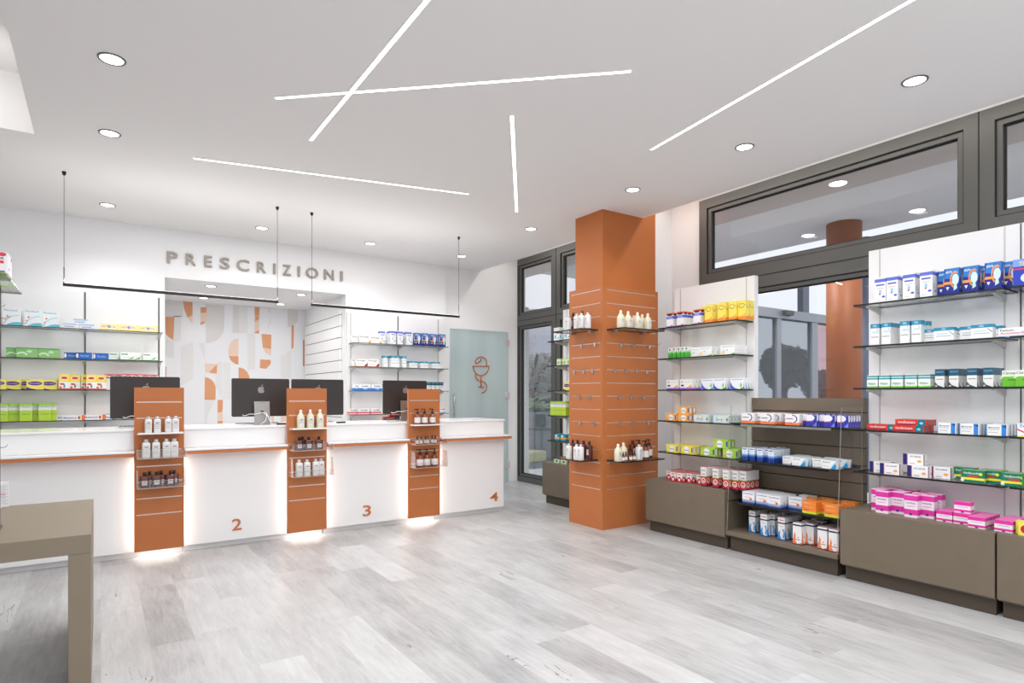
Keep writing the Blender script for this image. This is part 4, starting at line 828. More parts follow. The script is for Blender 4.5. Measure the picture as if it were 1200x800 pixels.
shelf_load('Y', 4.74, .180, 'base shelf, ' + RM, [('syrup', 877.5, .03, 3), ('syrup', 891, -.02, 4), ('syrup', 900, .05, 3), ('syrup', 911.5, -.02, 4), ('syrupor', 929, -.05, 4), ('syrupor', 943, .02, 3), ('syrupor', 958, -.04, 3), ('syrupor', 971, -.05, 3)], XB)
RD_ = 'unit behind column'
shelf_load('Y', 4.84, ZSH[0], 'top shelf, ' + RD_, [('multidot', 649, 0, 2), ('multidot', 655, .02, 2), ('multidot', 661, 0, 2)], XP)
shelf_load('Y', 4.84, ZSH[1], 'second shelf, ' + RD_, [('leafy', 652.5, 0, 2), ('leafy', 659.5, 0, 2), ('leafy', 664, 0, 2)], XP)
shelf_load('Y', 4.84, ZSH[2], 'third shelf, ' + RD_, [('maal', 660, 0, 2)], XP)
shelf_load('Y', 4.84, ZSH[3], 'fourth shelf, ' + RD_, [('lime', 645, 0, 2), ('lime', 651, 0, 2), ('lime', 657, 0, 2), ('lime', 662.5, 0, 2)], XP)
shelf_load('Y', 4.84, ZSH[4], 'lowest shelf, ' + RD_, [('tealor', 650, 0, 2), ('tealor', 657, 0, 2), ('tealor', 662.5, .02, 2)], XP)
shelf_load('Y', 4.78, ZC - .005, 'cabinet top, ' + RD_, [('soap', 649, 0, 2), ('soap', 657, .0, 2)], XP)

# ================================================================== BACK WALL UNITS
def unit_X(x0, x1, joints, label, zt=2.51):
    t = thing('wall_shelving', label, 'shelving')
    obj('back_panel', B(x0, 8.03, .1, x1, YB - .001, zt, M_WHITE), t, bevel=.002)
    for u in joints: obj('upright', B(u - .007, 8.024, .1, u + .007, 8.03, zt - .004, M_SLIT if u in (-.845, -.14, .552, 3.485) else M_BRKT), t)
    return t
t = unit_X(-1.62, .600, (-.845, -.14, .552), 'white panelled back wall shelving left of the prescription alcove')
for z in ZSH[:4]:
    s = obj('glass_shelf', B(-1.6, 7.80, z - .008, .575, 8.024, z, M_GLASS, edge=M_GEDGE), t)
    for u in (-.845, -.14, .552): obj('bracket', bracket_mb('X', u, 7.86, 8.024, z), s)
t = unit_X(2.757, 4.20, (2.80, 3.485, 4.12), 'white panelled back wall shelving between alcove and glass door')
for z in ZSH[:4]:
    s = obj('glass_shelf', B(2.77, 7.80, z - .008, 4.175, 8.024, z, M_GLASS, edge=M_GEDGE_L), t)
    for u in (2.80, 3.485, 4.12): obj('bracket', bracket_mb('X', u, 7.86, 8.024, z), s)
BLU = 'left back unit'; BRU = 'right back unit'; LIM = 8.024
shelf_load('X', 7.82, ZSH[0], 'top shelf, ' + BLU, [('pact', 3.5, 0, 2), ('pact', 28.5, 0, 2), ('pact', 49, 0, 2), ('sky', 73.5, 0, 2), ('sky', 94, 0, 2), ('sky', 86, .01, 1, .051), ('keto', 117.5, 0, 2), ('keto', 141, 0, 2), ('keto', 164, .01, 2)], LIM)
shelf_load('X', 7.82, ZSH[1], 'second shelf, ' + BLU, [('tissue', 7, .04, 2), ('tissue', 19, -.03, 1), ('tissue', 45, 0, 2), ('bluefl', 75, .01, 2), ('bluefl', 89, -.045, 1), ('bluefl', 93, .03, 1), ('bluefl', 109, -.01, 2), ('aloe', 141, -.01, 2), ('aloe', 128, .06, 1), ('aloe', 149, .07, 1), ('aloe', 167.5, 0, 2)], LIM)
shelf_load('X', 7.82, ZSH[2], 'third shelf, ' + BLU, [('maal', -14, 0, 2), ('maal', 3, 0, 2), ('maal', 20.5, .05, 2), ('maal', 31, -.02, 1), ('maal', 47.3, 0, 2), ('maal', 53, .07, 1), ('baby', 69, 0, 2), ('baby', 81.5, 0, 2), ('baby', 95, .065, 1), ('baby', 101, 0, 2), ('baby', 112.6, .03, 1), ('redtop', 122.5, .02, 1), ('redtop', 143.6, .0, 1), ('redtop', 164.6, .02, 1)], LIM)
shelf_load('X', 7.82, ZSH[3], 'fourth shelf, ' + BLU, [('lime', -6, 0, 2), ('lime', 8.5, 0, 2), ('lime', 23, 0, 2), ('lime', 36, .06, 1), ('lime', 45.3, 0, 2), ('lime', 52, .06, 1), ('mult', 73.5, -.015, 2), ('mult', 66, .05, 2), ('mult', 98.5, -.01, 2), ('beno', 123.5, 0, 2), ('beno', 141.8, 0, 2), ('beno', 160, 0, 2)], LIM)
shelf_load('X', 7.82, ZSH[0], 'top shelf, ' + BRU, [('pera', 412, .06, 1), ('pera', 421, 0, 2), ('pera', 434, .055, 1), ('serum', 448.5, 0, 2), ('serum', 457.5, .0, 2), ('serum', 466, 0, 2), ('serum', 476.5, 0, 2), ('pads', 486, .02, 1), ('pads', 495.5, 0, 2), ('pads', 504.5, .03, 1), ('pads', 515.5, 0, 2)], LIM)
shelf_load('X', 7.82, ZSH[1], 'second shelf, ' + BRU, [('perb', 412, .06, 1), ('perb', 417, 0, 2), ('perb', 431, 0, 2), ('okitall', 449.5, .05, 1), ('okitall', 452.5, 0, 2), ('okitall', 458.5, 0, 2), ('okitall', 463.5, 0, 2), ('okitall', 471.5, 0, 2), ('okiwide', 480, 0, 2), ('okiwide', 493, 0, 2), ('okiwide', 507, 0, 2)], LIM)
shelf_load('X', 7.82, ZSH[2], 'third shelf, ' + BRU, [('blub', 413.5, .06, 1), ('blub', 421, 0, 2), ('blub', 435.5, 0, 2), ('petrol', 500.5, 0, 2), ('petrol', 505.5, 0, 2), ('petrol', 510.5, 0, 2), ('petrol', 515.5, 0, 2), ('mint', 451, 0, 2)], LIM)
shelf_load('X', 7.82, ZSH[3], 'fourth shelf, ' + BRU, [('redb', 408, .06, 1), ('redb', 420, 0, 2), ('redb', 434.8, 0, 2), ('beno', 512, 0, 2)], LIM)
# alcove slatted panel and mural
t = thing('slatted_panel', 'white slatted wall panel on the right side of the alcove', 'panel')
mb = MB(); prev = 2.54
for k in range(17):
    z = 2.498 - .157 * k
    if z < .05: break
    mb.box(2.722, 8.24, z + .005, 2.748, 9.98, prev, M_WHITE); mb.box(2.732, 8.24, z - .005, 2.748, 9.98, z + .005, M_SLIT); prev = z - .005
mb.box(2.722, 8.24, 0, 2.748, 9.98, prev, M_WHITE); mb.keep = True
obj('board', mb, t)
mm = MB(); MB0 = mat((236, 236, 238), .7, name='mural_ground'); YM = 10.018
mm.box(.62, YM, .02, 2.745, YM + .002, 2.755, MB0)
PO = (222, 158, 116); PP = (236, 208, 190); PG = (228, 226, 225); PGG = (220, 217, 215)
def mural(pts, col, lay, o=(190, 340), s=5.0):
    P = [onY(o[0] + x / s, o[1] + y / s, YM) for x, y in pts]
    P = [(min(max(p[0], .62), 2.745), YM - .0012 - .0006 * lay, min(max(p[2], .02), 2.754)) for p in P]
    mm.quad(P, mat(col, .7))
def qarc(cx, cy, rx, ry, a0, a1, n=10): return [(cx + rx * math.cos(math.radians(a0 + (a1 - a0) * i / n)), cy - ry * math.sin(math.radians(a0 + (a1 - a0) * i / n))) for i in range(n + 1)]
# pale greys
for pts, c in [([(20, 66), (122, 68), (122, 155), (20, 155)], PG), ([(70, 150), (110, 152), (110, 300), (70, 300)], PG),
               (qarc(255, 220, 108, 90, 0, -90)[::1] + [(255, 80), (365, 90)], PGG), ([(415, 90), (450, 88), (450, 250), (412, 250)], PGG), ([(450, 88), (500, 92), (500, 250), (450, 250)], PG),
               ([(215, 310), (250, 310), (250, 410)], PG), ([(20, 290), (70, 290), (70, 395), (20, 395)], PG), ([(110, 330), (182, 300), (182, 520), (110, 560)], (230, 228, 227)),
               ([(325, 420), (350, 420), (350, 640), (310, 560)], PG), ([(355, 425), (400, 425), (400, 640), (355, 640)], (230, 228, 227)), ([(248, 645), (310, 645), (265, 740), (262, 780), (248, 780)], PG),
               ([(500, 255), (545, 255), (545, 465), (500, 465)], PG)]: mural(pts, c, 0)
for pts, c in [([(285, 112), (345, 118), (345, 185), (300, 214), (285, 214)], PGG), ([(245, 385), (305, 350), (305, 512), (245, 512)], (230, 228, 227)), ([(160, 105), (188, 108), (188, 190), (165, 230), (188, 150)], PG)]:
    mural(pts, c, 0, (280, 340))
# orange shapes
mural([(122, 66), (178, 68), (178, 198), (148, 158), (130, 110)], PP, 1); mural([(122, 66), (178, 68), (178, 145), (148, 160), (130, 112)], PO, 2)
mural([(20, 155), (72, 156), (66, 290), (45, 280), (28, 265), (20, 250)], PO, 1)
mural([(225, 100), (260, 100), (260, 165), (252, 190), (225, 204)], PP, 1); mural([(225, 100), (260, 100), (260, 132), (225, 132)], PO, 2); mural([(225, 186), (253, 182), (248, 194), (225, 204)], PO, 2)
mural([(447, 280)] + qarc(447, 358, 60, 78, 90, 270), PP, 1); mural([(390, 386), (447, 386), (447, 436), (425, 428), (402, 410)], PO, 2)
mural([(252, 428), (322, 432), (320, 488), (252, 480)], PP, 1); mural([(322, 432), (320, 488), (275, 482)], PO, 2)
mural([(250, 510)] + qarc(250, 580, 64, 70, 80, 0)[0:] + [(312, 642), (248, 642)], PO, 1)
mural([(448, 452)] + qarc(448, 530, 66, 78, 85, 0) + [(448, 530)], PO, 1)
mural([(325, 642), (356, 642), (354, 780), (325, 780)], PP, 1); mural([(325, 642), (356, 642), (354, 700), (345, 716), (325, 716)], PO, 2); mural([(325, 766), (354, 766), (354, 780), (325, 780)], PO, 2)
mural([(20, 446), (25, 446), (25, 508), (20, 508)], PO, 1)
O2 = (280, 340)
mural([(92, 96), (120, 98), (118, 254), (92, 252)], PP, 1, O2); mural([(92, 96), (120, 98), (118, 148), (92, 150)], PO, 2, O2); mural([(95, 152), (118, 152), (118, 168), (95, 186)], PO, 2, O2); mural([(92, 246), (118, 232), (118, 254), (92, 252)], PO, 2, O2)
mural([(132, 256), (190, 260), (188, 384), (160, 370), (140, 335)], PP, 1, O2); mural([(132, 256), (190, 260), (188, 344), (140, 336)], PO, 2, O2)
mural([(124, 405), (186, 408), (186, 432), (160, 460), (122, 455)], PO, 1, O2)
mural([(308, 206), (322, 204), (320, 334), (307, 346)], PO, 1, O2)
mural([(375, 290), (384, 290), (384, 442), (375, 446)], (205, 140, 112), 1, O2)
mural([(190, 734), (205, 734), (205, 800), (190, 800)], PP, 1, O2); mural([(245, 734), (280, 734), (280, 800), (245, 800)], PP, 1, O2)
mm.keep = True
o = obj('wall_mural', mm); tag(o, 'pale mural of orange and grey rounded shapes inside the alcove', 'wallpaper')

# lettering
t = thing('wall_lettering', 'raised grey metal letters PRESCRIZIONI above the alcove', 'sign', (0, 0, 0))
zlo, zhi = 2.925, 3.058
for ch, a, b_ in zip('PRESCRIZIONI', (153, 247, 340, 417, 501, 604, 686, 732, 808, 849, 941, 1022), (207, 297, 378, 467, 565, 648, 697, 775, 819, 911, 989, 1033)):
    x0, x1 = Xat(160 + a / 4.2857, YB), Xat(160 + b_ / 4.2857, YB)
    e = .002 if ch in 'OSC' else 0
    obj('letter', solid_letter(ch, x0, x1, zlo - e, zhi + e, YB - .025, .022, M_LETTER), t)

# glass door with emblem
t = thing('glass_door', 'frosted glass door with an orange snake and bowl emblem', 'door')
m, nt, N, L, b = nodes_mat('frosted_glass')
b.inputs['Base Color'].default_value = (*lin((196, 210, 210)), 1); b.inputs['Roughness'].default_value = .35
nz = N.new('ShaderNodeTexNoise'); nz.inputs['Scale'].default_value = 2.2; mp = N.new('ShaderNodeMapping'); mp.inputs['Scale'].default_value = (2.2, 1, .12)
tc = N.new('ShaderNodeTexCoord'); L.new(tc.outputs['Object'], mp.inputs[0]); L.new(mp.outputs[0], nz.inputs['Vector'])
mx = N.new('ShaderNodeMix'); mx.data_type = 'RGBA'; mx.inputs['A'].default_value = (*lin((186, 202, 203)), 1); mx.inputs['B'].default_value = (*lin((222, 231, 231)), 1)
L.new(nz.outputs['Fac'], mx.inputs['Factor']); L.new(mx.outputs['Result'], b.inputs['Base Color'])
tl = N.new('ShaderNodeBsdfTranslucent'); L.new(mx.outputs['Result'], tl.inputs[0]); ms = N.new('ShaderNodeMixShader'); ms.inputs[0].default_value = .35
L.new(b.outputs[0], ms.inputs[1]); L.new(tl.outputs[0], ms.inputs[2]); L.new(ms.outputs[0], N['Material Output'].inputs['Surface'])
dx0, dx1, dyf = 4.345, 5.385, 8.075
obj('leaf', B(dx0, dyf, .012, dx1, dyf + .012, 2.39, m), t)
obj('glass_edge', B(dx1, dyf, .012, dx1 + .004, dyf + .012, 2.39, mat((110, 150, 145), .3)), t)
for z in (2.22, 1.385, .28):
    obj('hinge', B(dx1 - .035, dyf - .012, z - .05, dx1 + .03, 8.119, z + .05, mat((205, 190, 195), .3, .3)), t, bevel=.004)
hd = MB().tube([(0, 0, .0), (0, 0, .36)], .010, M_STEEL, 10); hd.tube([(0, 0, .04), (0, .03, .04)], .006, M_STEEL, 6); hd.tube([(0, 0, .32), (0, .03, .32)], .006, M_STEEL, 6)
obj('handle', hd, t, loc=(Xat(532.5, dyf - .03), dyf - .03, 1.06))
em = MB(); ME_ = mat((196, 96, 34), .5, name='emblem_orange')
def E(px, py): q = onY(540 + px / 10, 400 + py / 10, dyf - .002); return (q[0], dyf - .004, q[2])
def line(pts, r=.009): em.tube([E(*p) for p in pts], r, ME_, 6)
line([(135, 290), (335, 290)]); line(qarc(236, 290, 92, 108, 180, 360, 16)); line(qarc(236, 250, 66, 68, 190, -5, 14) + [(300, 285)])
line([(240, 200), (232, 225), (205, 250), (172, 256)]); line([(236, 395), (236, 535)]); line([(205, 535), (265, 535)])
line([(172, 380)] + qarc(236, 400, 62, 68, 190, 270, 8) + qarc(240, 534, 62, 68, 90, -88, 12))
em_o = obj('emblem', em, t); em_o['label'] = 'orange pharmacy bowl and snake emblem'

# ================================================================== COUNTER
YPN = 6.10
def counter(x0, x1, label, num=None, end=False):
    t = thing('service_counter', label, 'counter')
    obj('front_panel', B(x0, YPN, .055, x1, YPN + .03, .875, M_WHITE), t, bevel=.002)
    obj('toe_kick', B(x0, 6.157, 0, x1 + (.012 if end else 0), 6.19, .055, mat((238, 237, 236), .4, name='toe_kick_white')), t)
    obj('carcass', B(x0 + .002, YPN + .031, .056, x1 - .002, 6.74, 1.075, M_WHITE), t)
    lx1 = x1 + (.045 if end else 0)
    obj('ledge', B(x0, 5.985, .905, lx1, YPN + .01, .924, M_GLOSS), t, bevel=.003)
    obj('ledge_edge', B(x0, 5.99, .877, lx1 - .002, YPN + .01, .904, M_OEDGE), t, bevel=.002)
    obj('riser', B(x0, YPN + .0, .925, x1, YPN + .03, 1.082, M_GLOSS), t)
    obj('counter_top', B(x0, YPN - .012, 1.083, x1 + (.01 if end else 0), 6.76, 1.101, M_GLOSS), t, bevel=.004)
    if not end:       # plain bay behind the next totem
        obj('totem_bay', B(x1 + .001, YPN, .056, x1 + .372, 6.74, 1.082, M_WHITE), t)
        obj('counter_top', B(x1 + .001, YPN - .012, 1.083, x1 + .371, 6.76, 1.101, M_GLOSS), t)
        obj('toe_kick', B(x1 + .001, 6.157, 0, x1 + .371, 6.19, .055, mat((238, 237, 236), .4, name='toe_kick_white')), t)
    if num:
        ch, a, b_, ya, yb = num
        p0 = onY(a, yb, YPN); p1 = onY(b_, ya, YPN)
        obj('numeral', solid_letter(ch, p0[0], p1[0], p0[2], p1[2], YPN - .006, .006, M_OEDGE), t)
    return t
counter(-1.6, .233, 'first white counter section, at left behind the taupe table')
counter(.607, 1.480, 'white counter section between left and middle totems, marked 2', ('2', 271.7, 283.2, 606.8, 621.7))
counter(1.860, 2.737, 'white counter section between middle and right totems, marked 3', ('3', 425, 434.6, 591.2, 605))
counter(3.116, 4.01, 'white end counter section right of the last totem, marked 4', ('4', 574, 583.6, 576.2, 587.6), end=True)
cbk = MB()
# totems
TOT = [(.238, .602), (1.485, 1.855), (2.742, 3.111)]
TZ = [1.335 - .137 * k for k in range(8)]
TL = ['orange grooved display totem at left of counter with white and red bottles', 'middle orange display totem on counter with cream bottles on top shelf', 'rightmost orange display totem on counter with black pump bottles']
YT = 6.03
tn = ['left totem', 'middle totem', 'right totem']
def acryl_tray(x0, x1, z, h, d, parent, side_h=None, name='tray'):
    mb = MB(); y1 = YT - .001; y0 = y1 - d; th = .003; sh = side_h or h
    mb.box(x0, y0, z, x1, y1, z + th, M_ACRYL, edge=M_ACRYL_E)
    mb.box(x0, y0, z + th, x1, y0 + th, z + h, M_ACRYL)
    for a in (x0, x1 - th):
        mb.prism([(y0 + th, z + th), (y1, z + th), (y1, z + sh), (y0 + th + d * .15, z + sh), (y0 + th, z + h)], 0, a, a + th, M_ACRYL, edge=M_ACRYL_E)
    for zz in (z + h,): mb.box(x0, y0, zz, x1, y0 + th, zz + .0015, M_ACRYL_E)
    mb.keep = True
    return obj(name, mb, parent)
for i, (a, b_) in enumerate(TOT):
    t = thing('display_totem', TL[i], 'display stand', (0, 0, 0))
    grooved('board', a, b_, .066, 1.455, TZ, 'X', YT, .028, t, M_ORANGE2, .012, .010)
    fr = MB()
    for u0, u1 in ((a - .004, a), (b_, b_ + .004)): fr.box(u0, YT - .001, .066, u1, YT + .03, 1.459, M_OEDGE)
    fr.box(a, YT - .001, 1.455, b_, YT + .03, 1.459, M_OEDGE); fr.keep = True
    obj('edging', fr, t)
    led = MB()
    for u in (a + .018, b_ - .026): led.box(u, YT + .031, .10, u + .008, YT + .040, .84, M_ELED)
    led.box(a + .03, YT + .029, .070, b_ - .03, YT + .060, .078, M_ELED)
    obj('led_strip', led, t)
    obj('spacer', B((a + b_) / 2 - .08, YT + .0285, .15, (a + b_) / 2 + .08, 6.099, .85, M_WHITE), t)
    obj('shelf', B(a + .018, YT - .12, 1.064, b_ - .012, YT - .001, 1.078, M_GLOSS), t, bevel=.002)
    acryl_tray(a + .012, b_ + .008 if i == 0 else b_ + .03, .862, .055, .135, t)
    acryl_tray(a + .012, b_ + .008 if i == 0 else b_ + .03, .615, .06, .14, t, side_h=.17 if i else .15, name='bin')
def tb(kind, px, z, yy, where): bottle(kind, (Xat(px, yy), yy, z), 0, where)
w = 'top shelf of left totem'
for px in (173.8, 184.3, 197.2, 205.6): tb('white', px, 1.078, YT - .055, w)
for px in (171.3, 182.8, 195, 204.2): tb('whitel', px, .866, YT - .075, 'middle tray of left totem')
for px, yy in ((169.2, YT - .085), (183.5, YT - .085), (199.6, YT - .085), (175.2, YT - .035), (189, YT - .035), (204, YT - .035)): tb('red', px, .619, yy, 'bin of left totem')
for px in (352.3, 363.5, 374.8): tb('cream', px, 1.078, YT - .055, 'top shelf of middle totem')
for px, yy in ((350.5, YT - .085), (361.8, YT - .085), (373.7, YT - .085), (354.3, YT - .035)): tb('red', px, .866, yy, 'middle tray of middle totem')
for px, yy in ((350.5, YT - .085), (359.6, YT - .085), (369.8, YT - .085), (376, YT - .05)): tb('whitel', px, .619, yy, 'bin of middle totem')
for px in (489.3, 497.5, 506.8): tb('pump', px, 1.078, YT - .055, 'top shelf of right totem')
for px, yy in ((489, YT - .085), (493.5, YT - .085), (501.5, YT - .085), (510, YT - .085), (498.7, YT - .05), (506.5, YT - .05)): tb('drop', px, .866, yy, 'middle tray of right totem')
for px in (492.2, 500.2, 509.2): tb('pumpl', px, .619, YT - .075, 'bin of right totem')

# monitors
M_MON = noisy('graphite_aluminium', (62, 58, 56), (54, 50, 49), 2, .38, .35); M_STAND = mat((146, 144, 143), .35, .7, name='stand_aluminium')
APPLE = [(0, .40), (.10, .46), (.22, .47), (.34, .42), (.42, .33), (.33, .24), (.29, .12), (.31, 0), (.37, -.10), (.46, -.16), (.40, -.30), (.31, -.42), (.20, -.49), (.10, -.47), (0, -.43), (-.10, -.47), (-.20, -.49), (-.31, -.42), (-.42, -.24), (-.47, -.04), (-.46, .16), (-.40, .31), (-.30, .42), (-.18, .46), (-.08, .44)]
LEAF = [(.02, .52), (.14, .56), (.23, .68), (.25, .82), (.12, .77), (.03, .66)]
def monitor(x0, x1, zt, label, first=[]):
    xc = (x0 + x1) / 2; w = x1 - x0; yb = 6.40; hh = .375
    t = thing('computer_monitor', label, 'monitor', (xc, yb, 1.101))
    zb0 = zt - 1.101 - hh
    bd = MB()
    pts = []
    r = .014
    for cx, cz, a0 in ((w / 2 - r, hh - r, 0), (-w / 2 + r, hh - r, 90), (-w / 2 + r, r, 180), (w / 2 - r, r, 270)):
        for k in range(5): a = math.radians(a0 + 22.5 * k); pts.append((cx + r * math.cos(a), zb0 + cz + r * math.sin(a)))
    bd.prism(pts, 1, 0, .012, M_MON); bd.keep = False
    obj('housing', bd, t)
    obj('screen', B(-w / 2 + .008, .0125, zb0 + .045, w / 2 - .008, .014, zb0 + hh - .008, mat((12, 12, 14), .1)), t)
    lg = MB(); s = .066; cz = zb0 + hh * .70
    ml = mat((150, 147, 145), .3, .6, name='logo_silver')
    lg.prism([(-x * s, cz + z * s) for x, z in APPLE] if False else [(x * s, cz + z * s) for x, z in APPLE], 1, -.0015, -.0002, ml)
    lg.prism([(x * s, cz + z * s) for x, z in LEAF], 1, -.0015, -.0002, ml)
    obj('logo', lg, t)
    st = MB(); y0 = -.055
    st.prism([(-.055 + .0, .004), (-.028, .23), (-.020, .23), (-.047, .004)], 0, -.072, .072, M_STAND)
    st.box(-.072, -.055, 0, .072, .09, .005, M_STAND); st.box(-.03, -.03, .19, .03, 0, .225, M_STAND)
    obj('stand', st, t)
    hole = MB().lathe([(.016, 0), (.016, .002)], M_BLACK, 16)
    ho = obj('cable_hole', hole, t, loc=(0, -.0455, .125)); ho.rotation_euler.x = PI / 2
    cb_ = MB(); mc = mat((236, 236, 236), .4, name='white_cable')
    cb_.tube([(-.175, -.008, .10), (-.165, -.03, .092), (-.15, -.045, .095), (-.12, -.06, .108), (-.06, -.062, .106), (0, -.06, .122)], .0035, mc)
    cb_.tube([(0, -.05, .122), (.03, -.075, .115), (.05, -.09, .07), (.07, -.09, .02), (.09, -.08, .005)], .0035, mc)
    cb_.tube([(0, -.05, .120), (.035, -.08, .09), (.02, -.10, .04), (-.03, -.11, .006)], .0035, mc)
    obj('cable', cb_, t)
    return t
for i, (x0, x1, zt_) in enumerate(((.068, .61, 1.560), (1.051, 1.592, 1.557), (1.613, 2.153, 1.557), (2.600, 3.136, 1.557))):
    monitor(x0, x1, zt_, ['dark grey monitor seen from behind at the left end, behind left totem', 'dark grey monitor with full silver logo, between left and middle totems', 'dark grey monitor half hidden behind the middle orange totem', 'dark grey monitor half hidden behind the right orange totem'][i])
    kx = (x0 + x1) / 2
    kbm = MB().box(-.21, -.06, 0, .21, .06, .008, mat((200, 200, 202), .4))
    for r_ in range(4):
        for c_ in range(13): kbm.box(-.2 + c_ * .031, -.052 + r_ * .026, .008, -.2 + c_ * .031 + .026, -.052 + r_ * .026 + .021, .011, mat((40, 40, 42), .5))
    kbm.keep = True
    o = obj('keyboard', kbm, loc=(kx, 6.585, 1.101)); tag(o, 'slim keyboard lying behind the %s monitor on counter' % ['leftmost', 'second from left', 'third from left', 'rightmost'][i], 'keyboard', 'keyboards on the counter')
    o = obj('card_reader', MB().box(-.045, -.02, 0, .045, .02, .014, M_BLACK), loc=((x1 - .10 if i < 2 else x1 - .06), 6.30, 1.101), bevel=.004)
    tag(o, 'small black cable connector beside the %s monitor' % ['leftmost', 'second from left', 'third from left', 'rightmost'][i], 'adapter', 'black adapters on the counter')
pp = Xat(272, 6.45)
o = obj('paper_sheet', B(-.05, -.04, 0, .05, .04, .003, M_WHITE), loc=(pp, 6.30, 1.101), rz=.2); tag(o, 'small white pad lying left of the second monitor', 'paper')
o = obj('paper_sheet', B(-.08, -.05, 0, .08, .05, .004, M_WHITE), loc=(Xat(443, 6.3), 6.28, 1.101), rz=-.2); tag(o, 'white papers lying left of the rightmost monitor', 'paper')
o = obj('carton', cmesh('iodo'), loc=(Xat(459, 6.62), 6.64, 1.101), rz=.15); tag(o, 'flat red carton lying on counter beside rightmost monitor', 'box')
o = obj('carton', cmesh('iodo'), loc=(Xat(466, 6.62), 6.64, 1.145), rz=.05); tag(o, 'flat red carton, topmost of two by the rightmost monitor', 'box')

# ================================================================== TABLE (left foreground)
t = thing('display_table', 'taupe waterfall display table in the left foreground', 'table', (-.037, 3.444, 0))
TW = .087
obj('top', B(-1.5, 0, .75 - TW, 0, 1.144, .75, M_TABLE), t, bevel=.002)
obj('side_leg', B(-TW, 0, 0, 0, 1.144, .75 - TW - .0005, M_TABLE), t, bevel=.002)
obj('side_leg', B(-1.5, 0, 0, -1.5 + TW, 1.144, .75 - TW - .0005, M_TABLE), t, bevel=.002)
ys = 4.52; xr = Xat(10.6, ys)
t = thing('sign_holder', 'small white framed notice standing on the table at left edge', 'sign', (xr - .075, ys, .75))
obj('frame', B(-.075, 0, .004, .075, .006, .148, M_WHITE), t, bevel=.002)
sh = MB(); sh.box(-.062, -.001, .018, .062, -.0002, .132, mat((222, 226, 232), .5)); sh.box(-.03, -.0016, .075, .058, -.001, .080, mat((225, 130, 140), .5)); sh.box(-.02, -.0016, .060, .056, -.001, .063, mat((225, 160, 165), .5))
for k in range(6): sh.box(.066, -.0016, .02 + .02 * k, .069, -.001, .026 + .02 * k, mat((225, 150, 160), .5))
sh.keep = True
obj('printed_sheet', sh, t); obj('foot', B(-.04, -.03, 0, .04, .04, .004, M_WHITE), t)

# near-left display stand with glass shelf and hooks
zg = 1.90; cx_, cy_, _ = onZ(26, 343.5, zg)
t = thing('display_stand', 'slim metal display stand with glass shelf at the left edge', 'display stand', (cx_, cy_, 0))
po = Xat(0.3, cy_ - .02) - cx_
obj('post', B(po - .018, -.024, .765, po, -.014, zg - .012, M_SLIT), t)
obj('base', B(-.62, -.38, .751, po + .004, .02, .765, M_SLIT), t, bevel=.003)
obj('glass_shelf', B(-.55, -.66, zg - .006, 0, 0, zg, M_GLASS, edge=M_GEDGE_L), t)
bp = onZ(9.5, 323.5, zg)
o = obj('carton', cmesh('rainbow'), loc=(bp[0] - .062, bp[1] + .076, zg), rz=0); tag(o, 'white carton with rainbow stripe on glass shelf, upper left edge', 'box')
for k, (px, py) in enumerate([(6, 357), (12, 370.5), (9, 521)]):
    q = onY(px, py, cy_ - .02)
    o = thing('display_hook', ['upper wire hook on the metal stand at left edge', 'second wire hook on the metal stand at left edge', 'lowest wire hook on the metal stand at left edge'][k], 'hook', (cx_ + po - .018, cy_ - .026, q[2] - .012), 0, 'wire hooks on the left stand')
    dx = q[0] - (cx_ + po - .018)
    obj('wire', MB().tube([(0, 0, 0), (dx * .6, -.004, .0), (dx * .9, -.004, .004), (dx, -.004, .014)], .0016, mat((120, 112, 106), .3, .8), 5), o)
    obj('bracket', B(-.01, -.004, -.012, .004, .002, .012, M_STEEL), o)

# ================================================================== LAMPS
def area(name, loc, sx, sy, power, col=(1, .99, .98), rot=(0, 0, 0), parent=None):
    l = bpy.data.lights.new(name, 'AREA'); l.shape = 'RECTANGLE'; l.size = sx; l.size_y = sy; l.energy = power; l.color = col
    o = bpy.data.objects.new(name, l); COL.objects.link(o); o.location = loc; o.rotation_euler = rot
    return o
STR = [((1.315, 2.3), (1.312, 4.651), 'long ceiling light strip pointing towards the counter, crossing another'),
       ((.938, 4.116), (2.605, 2.592), 'slanted ceiling light strip crossing the long one'),
       ((3.15, .62), (3.573, 3.333), 'long ceiling light strip at upper right'),
       ((2.351, 3.473), (3.622, 5.262), 'short steep ceiling light strip near the orange column'),
       ((.626, 5.536), (2.916, 5.051), 'ceiling light strip nearest the counter, left of centre')]
STR[0] = (onZ(500, 0, H)[:2], onZ(364, 164, H)[:2], STR[0][2]); STR[2] = (onZ(1067, 0, H)[:2], STR[2][1], STR[2][2])
a_, b__ = Vector(STR[0][0]), Vector(STR[0][1]); STR[0] = (tuple(a_ + (a_ - b__) * .35), STR[0][1], STR[0][2])
a_, b__ = Vector(STR[2][0]), Vector(STR[2][1]); STR[2] = (tuple(a_ + (a_ - b__) * .35), STR[2][1], STR[2][2])
for a, b_, lab in STR:
    v = Vector(b_) - Vector(a); ln = v.length; an = math.atan2(v.y, v.x); c = (Vector(a) + Vector(b_)) / 2
    t = thing('light_strip', lab, 'ceiling light', (c.x, c.y, H), an)
    obj('diffuser', B(-ln / 2, -.012, -.004, ln / 2, .012, 0, M_ESTRIP), t)
    area('strip_lamp', (c.x, c.y, H - .012), ln, .03, 4.5 * ln, rot=(0, 0, an))
    fr = MB()
    for s_ in (-1, 1): fr.box(-ln / 2, s_ * .0140 - .0015, -.005, ln / 2, s_ * .0140 + .0015, 0, M_WHITE)
    fr.keep = True; obj('channel', fr, t)
